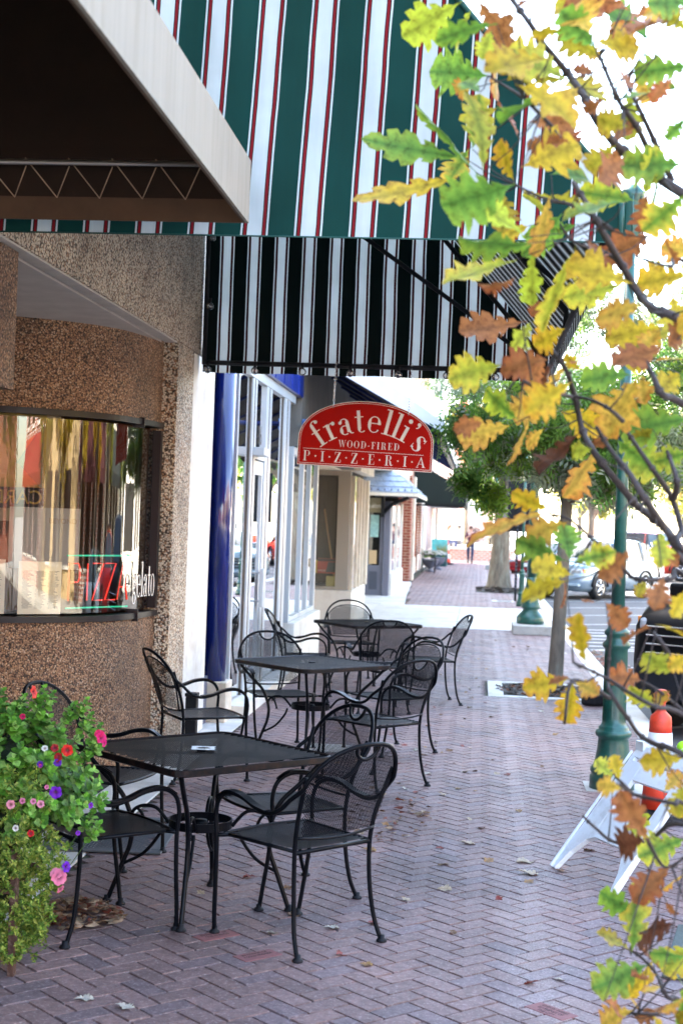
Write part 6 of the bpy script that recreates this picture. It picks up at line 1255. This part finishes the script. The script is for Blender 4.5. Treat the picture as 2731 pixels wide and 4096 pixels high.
for i in range(900):   # small pale leaves: middle belt and trailing skirt
    f=r.random()
    if f<.3: p=Vector((r.uniform(-.3,.28),r.uniform(-.34,-.15),r.uniform(.42,.85)))
    else:
        z=r.uniform(.07,.55); wr=.135+.13*((z-.05)/.5)**.8; a=r.uniform(0,2*PI); q_=math.sqrt(r.random()); p=Vector((.13+wr*math.cos(a)*q_*.95,-.16+.17*math.sin(a)*q_,z+.02*math.sin(a*3)))
    rosette(m,p,Vector((r.uniform(-.6,.8),r.uniform(-1,0),r.uniform(-.2,.9))),.026,.45,SM,9,3)
obj('foliage',m,leafmat('planter_leaf',.3,True,.5,90),t); obj('stem',stem,mat('stem_green',(.08,.14,.04),.7),t)
core=M(); core.ball((-.06,.02,.66),.26,8,(1.2,.9,1.0)); core.ball((.0,-.08,.34),.13,8,(1.0,.8,1.6)); obj('shade_core',core,mat('shaded_growth',(.012,.022,.008),1,0,.5,30,1,40),t)  # dark balls filling the plant; shade among the leaves put into their colour
def petal(c,n,s,col,name='flower',thr=(.1,.02,.05)):
    n=Vector(n).normalized(); o=n.orthogonal().normalized(); u=n.cross(o); fm_=M(); vs=[];cs=[]; K=40
    for rr_,h_ in ((.08,-.38),(.22,-.12),(.62,.06),(1,.02)):
        for k in range(K):
            a=2*PI*k/K; w=1 if rr_<.9 else (1-.13*abs(math.cos(2.5*a))**6*1.0+.05*math.sin(10*a)); z=h_+(.10*math.sin(5*a+1)*rr_+r.uniform(-.03,.03)*(rr_>.9)); vs.append(Vector(c)+(o*math.cos(a)+u*math.sin(a))*rr_*w*s+n*z*s); f=min(1,rr_*1.5); cs.append(tuple(x*f+y*(1-f) for x,y in zip(col,thr)))
    fm_.smooth=True; fm_.add(vs,[(j*K+i,j*K+(i+1)%K,(j+1)*K+(i+1)%K,(j+1)*K+i) for j in range(3) for i in range(K)],cs); fm_.smooth=False
    return obj(name,fm_,bpy.data.materials.get('petal') or leafmat('petal',.3,False,.6),t)
def pz(x,y,d): # offsets measured on the planter front, metres from its base point
    return ((x-1075)/3400*d*1.0+1.95,d-5.95,1.85-(y-1169)/3400*d)
for (x,y,s,col,nn,thr) in ((134,1732,.023,(.75,.02,.01),(.2,-1,.1),(.2,.01,.01)),(104,1728,.016,(.32,.008,.012),(.2,-1,.3),(.1,0,0)),(113,1749,.018,(.38,.01,.012),(-.2,-1,.3),(.1,0,0)),(214,1698,.024,(.72,.01,.16),(.7,-.6,.2),(.4,0,.1)),(208,1690,.018,(.65,.01,.10),(.1,-.8,.4),(.4,0,.1)),(222,1712,.014,(.7,.01,.2),(.9,-.4,-.2),(.4,0,.1)),(110,1832,.025,(.16,.01,.48),(.2,-1,.0),(.05,.0,.15)),(112,1762,.017,(.12,.02,.42),(.3,-.8,-.3),(.05,0,.15)),(142,2005,.022,(.14,.01,.5),(.9,-.5,.2),(.05,0,.2)),(126,2030,.032,(.80,.22,.36),(.6,-.8,.1),(.6,.4,.2)),(118,2022,.024,(.78,.25,.38),(.0,-1,.5),(.6,.4,.2)),(130,2058,.018,(.78,.2,.34),(.8,-.4,-.5),(.6,.4,.2)),(49,1600,.026,(.75,.05,.03),(1,-.15,.2),(.3,.02,.01)),(80,1730,.013,(.75,.76,.7),(.1,-.8,.6),(.6,.6,.4)),(54,1931,.014,(.55,.008,.015),(.1,-1,.2),(.2,0,0)),(17,1921,.013,(.75,.72,.7),(-.1,-1,.2),(.6,.6,.4)),(57,1856,.012,(.8,.25,.42),(.1,-1,.3),(.6,.3,.2)),(75,1861,.015,(.8,.3,.42),(.2,-1,.2),(.6,.3,.2)),(31,1856,.012,(.7,.2,.36),(.0,-1,.3),(.6,.3,.2)),(3,1866,.018,(.8,.3,.38),(.0,-1,.2),(.6,.3,.2)),(195,1858,.012,(.2,.01,.5),(.8,-.6,0),(.05,0,.15)),(167,1924,.010,(.2,.02,.5),(.5,-.8,0),(.05,0,.15)),(70,1768,.013,(.08,.01,.30),(.1,-1,.1),(.4,0,.2)),(88,1821,.009,(.8,.2,.4),(.1,-1,.2),(.4,0,.2)),(24,1658,.012,(.5,.0,.08),(.1,-1,.2),(.4,0,.1)),(71,1772,.008,(.7,.03,.25),(.1,-1,.1),(.4,0,.2))):
    petal(pz(x,y,5.58 if y<1960 else 5.62),nn,s,col)
fl=M(); oakleaf(fl,pz(30,1855,5.55),pz(72,1838,5.53),(.30,.15,.06),rl,.2,.3,.30,Vector((0,-1,.2)),(.38,.2,.1)); tag(obj('fallen_leaf',fl,FLM),'tan oak leaf caught in the petunia foliage','leaf')
# ================= OAK SAPLING IN FRONT (leaf and twig points in metres) =================
OAK_LEAVES = '-.101 3.798 3.185 -.218 3.818 3.119 L;-.069 3.936 3.216 -.119 3.972 3.137 L;-.048 3.892 3.222 .04 3.926 3.13 B;-.013 3.323 2.955 -.029 3.32 2.903 L;-.02 4.055 3.077 -.156 4.067 3.093 G;.005 4.021 3.121 .002 3.99 3.013 O;.172 3.675 2.956 .049 3.655 3.005 L;.179 3.735 2.972 .01 3.741 2.982 K;.054 3.31 2.83 .177 3.288 2.774 Y;-.021 3.524 2.69 -.024 3.557 2.885 L;-.045 3.913 2.782 -.171 3.885 2.925 G;-.077 3.938 2.822 -.304 3.909 2.847 G;-.098 3.794 2.734 -.308 3.764 2.661 Y;.043 3.301 2.605 -.091 3.331 2.561 G;.08 3.468 2.524 -.006 3.445 2.591 L;.067 4.086 2.92 .032 4.116 3.014 B;.087 3.531 2.81 .186 3.568 2.821 B;.056 3.731 2.715 .025 3.746 2.805 Y;.074 3.464 2.688 .181 3.499 2.741 Y;.155 3.853 2.762 .247 3.89 2.781 G;.097 4.015 2.746 .22 3.999 2.722 K;.142 3.589 2.644 .114 3.562 2.52 O;.09 3.417 2.499 -.044 3.382 2.472 G;.056 3.541 2.479 -.081 3.549 2.435 L;.058 3.303 2.4 -.003 3.317 2.365 B;.201 3.57 2.511 .135 3.555 2.35 L;.346 3.955 2.493 .222 3.953 2.464 L;.333 3.553 2.436 .208 3.551 2.472 Y;.241 3.864 2.6 .295 3.828 2.547 B;.431 4.08 2.654 .316 4.042 2.582 B;.371 3.9 2.707 .254 3.927 2.729 H;.422 3.314 2.591 .356 3.337 2.519 H;.451 3.593 2.728 .328 3.599 2.724 G;.29 3.307 2.671 .232 3.271 2.618 B;.279 3.445 2.732 .227 3.481 2.691 K;.308 3.457 2.781 .242 3.478 2.797 K;.31 4.044 2.996 .217 4.079 3.077 K;.289 3.576 2.875 .403 3.564 2.901 G;.475 3.72 3.004 .365 3.742 2.994 G;.429 3.386 2.782 .396 3.406 2.746 G;.284 3.938 3.235 .196 3.967 3.227 O;.206 3.329 2.955 .177 3.365 3.037 O;.15 3.373 2.977 .091 3.36 2.957 Y;.262 3.789 3.049 .162 3.822 3.122 K;.234 3.572 3.016 .331 3.606 3.011 Y;.355 3.736 3.037 .303 3.721 3.11 O;.451 3.553 3.038 .39 3.528 3.06 K;.425 3.363 3.037 .346 3.334 3.023 G;.51 3.851 2.505 .407 3.891 2.493 Y;.349 3.429 2.367 .262 3.393 2.33 O;.102 4.089 2.41 -.045 4.092 2.371 B;.107 3.625 2.347 .077 3.604 2.284 L;.198 3.775 2.353 .126 3.801 2.317 Y;.146 3.665 2.406 .111 3.658 2.376 B;.268 3.345 2.879 .305 3.378 2.849 B;.171 3.326 2.708 .124 3.326 2.714 B;.258 3.971 3.063 .218 3.941 3.062 B;.452 3.885 2.378 .335 3.921 2.349 Y;.355 3.804 3.0 .388 3.827 2.953 O;.397 3.385 2.87 .354 3.38 2.831 B;.041 3.419 2.946 -.016 3.447 2.958 B;.136 3.536 2.749 .089 3.532 2.756 B;.221 4.099 2.875 .193 4.128 2.946 B;.37 4.081 2.891 .322 4.077 2.862 B;.11 3.691 3.001 .12 3.709 2.965 B;.425 3.683 2.346 .385 3.667 2.303 O;.471 3.623 2.359 .435 3.595 2.303 B;.264 3.602 2.887 .232 3.641 2.865 B;.223 4.068 3.155 .277 4.078 3.14 O;.307 3.699 3.151 .25 3.687 3.151 B;.389 3.371 2.507 .407 3.353 2.449 B;-.062 3.926 3.003 -.106 3.955 3.011 O;-.036 3.589 2.896 -.073 3.612 2.931 G;.086 3.92 3.233 .052 3.935 3.234 B;.397 3.831 2.71 .394 3.852 2.621 B;.038 3.591 2.237 -.074 3.607 2.208 L;.145 3.525 2.245 .045 3.524 2.232 B;.153 3.916 2.293 .121 3.931 2.228 B;.158 3.535 2.234 .134 3.571 2.179 D;.246 3.82 2.255 .204 3.826 2.284 Y;.189 3.309 2.171 .104 3.313 2.114 Y;.336 3.501 2.212 .236 3.514 2.207 G;.372 3.67 2.218 .307 3.696 2.101 O;.518 3.818 2.137 .373 3.842 2.109 G;.082 3.578 2.107 .009 3.59 2.161 H;.068 3.89 2.111 -.042 3.917 2.084 O;.11 3.58 2.108 .078 3.607 2.009 O;.163 3.996 2.112 .116 4.011 2.072 O;.209 4.081 2.169 .32 4.117 2.12 Y;.236 3.715 2.084 .167 3.717 1.988 D;.25 3.433 2.033 .207 3.46 2.026 L;.305 4.05 2.067 .25 4.048 1.945 O;.346 3.853 2.079 .443 3.871 1.998 H;.182 3.884 1.896 .079 3.858 1.922 Y;.193 3.924 1.888 -.049 3.931 1.841 O;.231 3.832 1.868 .123 3.826 1.822 O;.232 3.799 1.763 .099 3.821 1.812 G;.233 3.809 1.763 .218 3.827 1.859 G;.207 3.322 1.774 .297 3.295 1.8 H;.233 3.653 1.735 .133 3.665 1.755 Y;.21 3.475 1.728 .092 3.49 1.692 Y;.218 3.805 1.716 .235 3.768 1.648 B;.206 3.677 1.725 .145 3.655 1.731 G;.337 3.343 1.812 .28 3.314 1.737 B;.426 3.554 1.855 .43 3.528 1.766 L;.425 3.455 1.749 .405 3.418 1.675 B;.312 3.672 1.673 .368 3.663 1.615 B;.301 3.789 1.666 .264 3.797 1.671 B;.408 3.49 1.625 .336 3.523 1.604 B;.246 3.301 1.548 .213 3.293 1.659 Y;.491 3.523 1.73 .455 3.516 1.652 Y;.403 3.392 1.639 .473 3.419 1.629 Y;.478 3.599 1.514 .399 3.562 1.546 L;.425 3.791 1.472 .334 3.758 1.482 B;.455 3.736 1.41 .382 3.723 1.457 L;.455 3.765 1.398 .482 3.801 1.445 O;.253 3.955 1.452 .131 3.948 1.421 Y;.261 3.95 1.448 .249 3.962 1.333 Y;.238 3.596 1.484 .295 3.567 1.458 O;.245 3.777 1.47 .184 3.782 1.47 B;.454 4.066 2.322 .397 4.103 2.302 Y;.496 3.787 2.283 .434 3.775 2.292 O;.524 4.015 2.269 .468 3.975 2.233 Y;.235 3.386 2.239 .199 3.392 2.22 B;.396 3.792 2.243 .4 3.763 2.179 O;.427 3.804 2.108 .394 3.835 2.084 K;.478 3.601 1.762 .452 3.595 1.796 B;.491 3.481 1.568 .445 3.464 1.534 Y;.454 4.078 1.716 .433 4.068 1.671 K;.334 4.069 2.113 .316 4.102 2.07 B;.515 3.777 2.051 .449 3.757 2.019 H;.358 4.085 2.097 .37 4.084 2.124 B;-.0 3.632 2.1 -.059 3.618 2.081 B;.386 4.087 1.176 .344 4.087 1.212 L;.349 3.529 1.26 .332 3.527 1.319 Y;.345 3.398 1.265 .288 3.407 1.272 O;.517 3.655 1.303 .409 3.638 1.291 Y;.503 3.925 1.173 .541 3.952 1.211 O;.392 3.311 1.171 .337 3.313 1.257 B;.411 3.519 1.128 .346 3.554 1.101 D;.559 3.926 1.051 .459 3.905 1.013 H;.468 3.514 1.067 .394 3.487 1.005 B;.59 4.091 .928 .531 4.075 .89 O;.42 3.786 .797 .431 3.784 .936 H;.417 3.816 .785 .35 3.824 .824 K;.533 3.895 .839 .443 3.864 .829 D;.443 3.908 .774 .492 3.892 .729 B;.449 3.727 .775 .335 3.714 .722 G;.429 3.537 .827 .44 3.54 .794 Y;.453 3.671 .755 .412 3.66 .762 B;.413 3.896 .654 .453 3.903 .618 O;.433 3.329 .844 .399 3.309 .843 O;.409 3.664 .68 .349 3.698 .637 O;.537 4.01 .592 .468 4.014 .553 B;.486 3.312 .834 .444 3.334 .793 O;.458 3.642 .678 .481 3.648 .65 Y;.567 3.867 .686 .532 3.877 .716 G;.538 3.686 .815 .466 3.718 .807 G;.507 3.608 1.243 .493 3.6 1.177 K;.527 3.982 .872 .538 3.957 .846 B;.521 3.537 .729 .502 3.564 .695 Y;.315 3.353 .798 .357 3.38 .769 B'
OAK_BRANCHES = [[0.014,[[0.024,3.835,3.224],[0.083,3.7,3.098],[0.12,3.785,3.076],[0.186,3.897,3.04],[0.224,3.784,2.947],[0.253,3.701,2.862],[0.31,3.836,2.84],[0.357,3.884,2.819],[0.418,3.737,2.726],[0.487,3.726,2.68],[0.86,3.75,2.46]]],[0.013,[[0.206,3.766,2.721],[0.233,3.652,2.643],[0.261,3.57,2.571],[0.33,3.705,2.501],[0.377,3.753,2.441],[0.403,3.605,2.379],[0.48,3.596,2.344],[0.86,3.75,2.124]]],[0.009,[[0.254,3.673,3.012],[0.277,3.643,2.947],[0.291,3.501,2.85],[0.337,3.567,2.815],[0.383,3.692,2.784],[0.41,3.593,2.688]]],[0.009,[[0.334,3.84,2.998],[0.36,3.741,2.903],[0.422,3.866,2.837],[0.47,3.933,2.768]]],[0.013,[[0.17,3.85,2.307],[0.209,3.83,2.251],[0.246,3.98,2.18],[0.265,3.961,2.104],[0.29,3.816,2.037],[0.378,3.873,1.941],[0.418,4.003,1.914],[0.478,3.913,1.86],[0.494,3.805,1.819],[0.545,3.923,1.763],[0.86,3.75,1.543]]],[0.01,[[0.268,3.549,2.091],[0.306,3.613,2.044],[0.337,3.47,1.985],[0.373,3.443,1.925],[0.438,3.593,1.859]]],[0.012,[[0.382,3.787,2.305],[0.406,3.655,2.23],[0.425,3.6,2.177],[0.507,3.746,2.16],[0.86,3.75,1.94]]],[0.01,[[0.358,3.811,2.11],[0.377,3.663,2.053],[0.422,3.654,1.99],[0.482,3.804,1.935],[0.505,3.774,1.857],[0.504,3.632,1.794],[0.86,3.75,1.574]]],[0.009,[[0.46,3.794,2.063],[0.461,3.657,2.011],[0.469,3.614,1.963],[0.481,3.763,1.934]]],[0.006,[[0.213,3.705,2.177],[0.257,3.647,2.165],[0.294,3.517,2.132],[0.334,3.609,2.112]]],[0.005,[[0.046,3.559,2.234],[0.079,3.617,2.213],[0.099,3.472,2.184],[0.13,3.451,2.168],[0.211,3.601,2.166]]],[0.005,[[0.188,3.819,1.883],[0.225,3.669,1.867],[0.296,3.685,1.809],[0.389,3.831,1.731]]],[0.009,[[0.386,3.841,1.73],[0.415,3.76,1.726],[0.501,3.895,1.728],[0.549,3.942,1.731],[0.86,3.75,1.511]]],[0.007,[[0.228,3.478,1.538],[0.318,3.584,1.493],[0.354,3.464,1.477],[0.409,3.39,1.454],[0.503,3.528,1.415],[0.86,3.75,1.195]]],[0.008,[[0.326,3.627,1.608],[0.323,3.635,1.488],[0.318,3.485,1.469],[0.361,3.516,1.41],[0.405,3.658,1.353],[0.437,3.59,1.341],[0.497,3.466,1.332],[0.86,3.75,1.112]]],[0.01,[[0.453,3.842,1.59],[0.47,3.765,1.563],[0.552,3.902,1.475],[0.86,3.75,1.255]]],[0.006,[[0.399,3.84,1.474],[0.451,3.748,1.457],[0.552,3.877,1.38],[0.86,3.75,1.16]]],[0.006,[[0.236,3.832,1.358],[0.227,3.689,1.377],[0.248,3.756,1.468],[0.351,3.881,1.413]]],[0.006,[[0.334,3.438,1.269],[0.383,3.562,1.226],[0.407,3.462,1.235],[0.457,3.364,1.243],[0.509,3.489,1.214],[0.86,3.75,0.994]]],[0.006,[[0.362,3.837,1.227],[0.367,3.712,1.23],[0.41,3.812,1.182]]],[0.007,[[0.291,3.861,1.11],[0.323,3.887,1.078],[0.39,4.031,1.012],[0.467,3.968,1.027],[0.562,3.841,1.101],[0.86,3.75,0.881]]],[0.007,[[0.423,3.866,0.772],[0.46,3.905,0.74],[0.508,4.044,0.671],[0.516,3.969,0.664],[0.507,3.849,0.681],[0.539,3.955,0.627],[0.609,4.047,0.568],[0.86,3.75,0.35]]],[0.005,[[0.36,3.835,0.647],[0.398,3.703,0.663],[0.477,3.791,0.636],[0.588,3.901,0.588],[0.86,3.75,0.368]]],[0.005,[[0.508,3.46,1.117],[0.467,3.574,1.053],[0.41,3.463,1.14]]],[0.006,[[0.067,3.843,2.729],[0.125,3.779,2.686],[0.203,3.922,2.701],[0.253,3.949,2.686],[0.311,3.799,2.609]]],[0.005,[[-0.018,3.618,2.945],[0.019,3.633,2.928],[0.069,3.483,2.851],[0.141,3.506,2.788]]],[0.006,[[0.373,3.829,2.549],[0.408,3.684,2.507],[0.454,3.739,2.51],[0.512,3.871,2.542],[0.86,3.75,2.322]]],[0.006,[[0.172,3.856,2.648],[0.216,3.864,2.591],[0.313,4.012,2.59],[0.353,3.966,2.547]]]]

t=thing('oak_tree','young oak with yellow, green and brown autumn leaves hanging in front at the right','tree',(.86,3.75,0))
tk=M(); tk.tube(smooth([(0,0,-.05),(.01,0,.8),(-.01,.02,1.8),(.02,.0,2.8),(.0,.03,3.9),(.03,.0,4.6)],5),[.05-.035*i/25 for i in range(26)],12); obj('trunk',tk,BARKD,t)
bm=M(); off=Vector((.86,3.75,0))
for rad,P in OAK_BRANCHES:
    S_=smooth([Vector(p)-off for p in P],5); k=len(S_); rev=P[-1][0]>.8
    bm.tube(S_,[rad*(.45+.55*i/(k-1)) if True else rad for i in range(k)],7)
    for i in range(3,k-3,6): bm.ball(tuple(S_[i]),rad*(.6+.5*i/k)*1.25,4)
PAL={'Y':((.58,.45,.025),(.55,.32,.03)),'L':((.42,.50,.05),(.62,.56,.06)),'G':((.12,.30,.05),(.30,.42,.05)),'H':((.14,.31,.04),(.66,.54,.05)),'K':((.50,.46,.04),(.40,.26,.04)),'O':((.74,.52,.08),(.55,.22,.05)),'B':((.42,.17,.055),(.30,.10,.04)),'D':((.14,.05,.025),(.10,.04,.02))}
ro=random.Random(9); om=M(); pt=M()
allb=[Vector(p)-off for _,P in OAK_BRANCHES for p in P]
bseg=[]
for _,P in OAK_BRANCHES:
    S_=smooth([Vector(p)-off for p in P],4); bseg+=S_
OL=OAK_LEAVES.split(';')
for q_ in range(44):
    f=ro.choice(OL[:150]).split(); v=list(map(float,f[:6])); d_=Vector((ro.uniform(-.02,.13),ro.uniform(-.25,.3),ro.uniform(-.11,.11)))
    A=Vector(v[:3])+d_
    if 1.1<A.z<2.2: A.z+=1.2
    L_=ro.uniform(.09,.145); dr_=Vector((ro.uniform(-1,.3),ro.uniform(-.3,.3),ro.uniform(-1,.5))).normalized(); B_=A+dr_*L_; OL.append(' '.join('%.3f'%x for x in (*A,*B_))+' '+ro.choice('YYLLGGHOOBK'))
for e in OL:
    f=e.split(); v=list(map(float,f[:6])); A=Vector(v[:3])-off; B_=Vector(v[3:6])-off; c1,c2=PAL[f[6]]
    j=ro.uniform(.8,1.2); c1=tuple(x*j for x in c1); c2=tuple(x*j*ro.uniform(.8,1.2) for x in c2); L_=(B_-A).length; big=not(1.25<A.z<1.95); A=A-(B_-A)*(.07 if big else 0); B_=B_+(B_-A)*(.20 if big else .04)
    brown=f[6] in 'BD'; ref=Vector((ro.uniform(-.6,.6),-1,ro.uniform(-.3,.8)))
    ax=(B_-A).normalized(); wd_=.33 if L_<.10 else .30
    if L_>.16: wd_=.15
    tw_=ro.uniform(-.9,.9) if ro.random()<.6 else 0; rl_=ro.choice((0,0,.5,-.5,.9,-.9,1.15)); 
    oakleaf(om,A,B_,c1,ro,ro.uniform(-.15,.5)*(1.8 if brown else 1),ro.uniform(.15,.55)*(2.0 if brown else 1),wd_*ro.uniform(.85,1.15),ref,c2,tuple(x*.62 for x in c1),tw_,rl_)
    nb=min(bseg,key=lambda q_:(q_-A).length)
    if (nb-A).length<.45: mid=A.lerp(nb,.5)+Vector((0,0,-.01)); pt.tube([A+ax*L_*.05,mid,nb],[.0012,.0016,.0028],5)
bm.v+=[]; bm.add(pt.v,pt.f); bm.sm[-len(pt.f):]=[True]*len(pt.f); obj('branch',bm,BARKD,t); obj('leaves',om,leafmat('oak_leaf',.42,True,.55,55),t)
# ================= hidden helper clean-up =================
w=[o for o in bpy.data.objects if o.name=='window' and o.parent==BL][0]; me=w.data; w.data=None if False else me
bpy.context.view_layer.update()
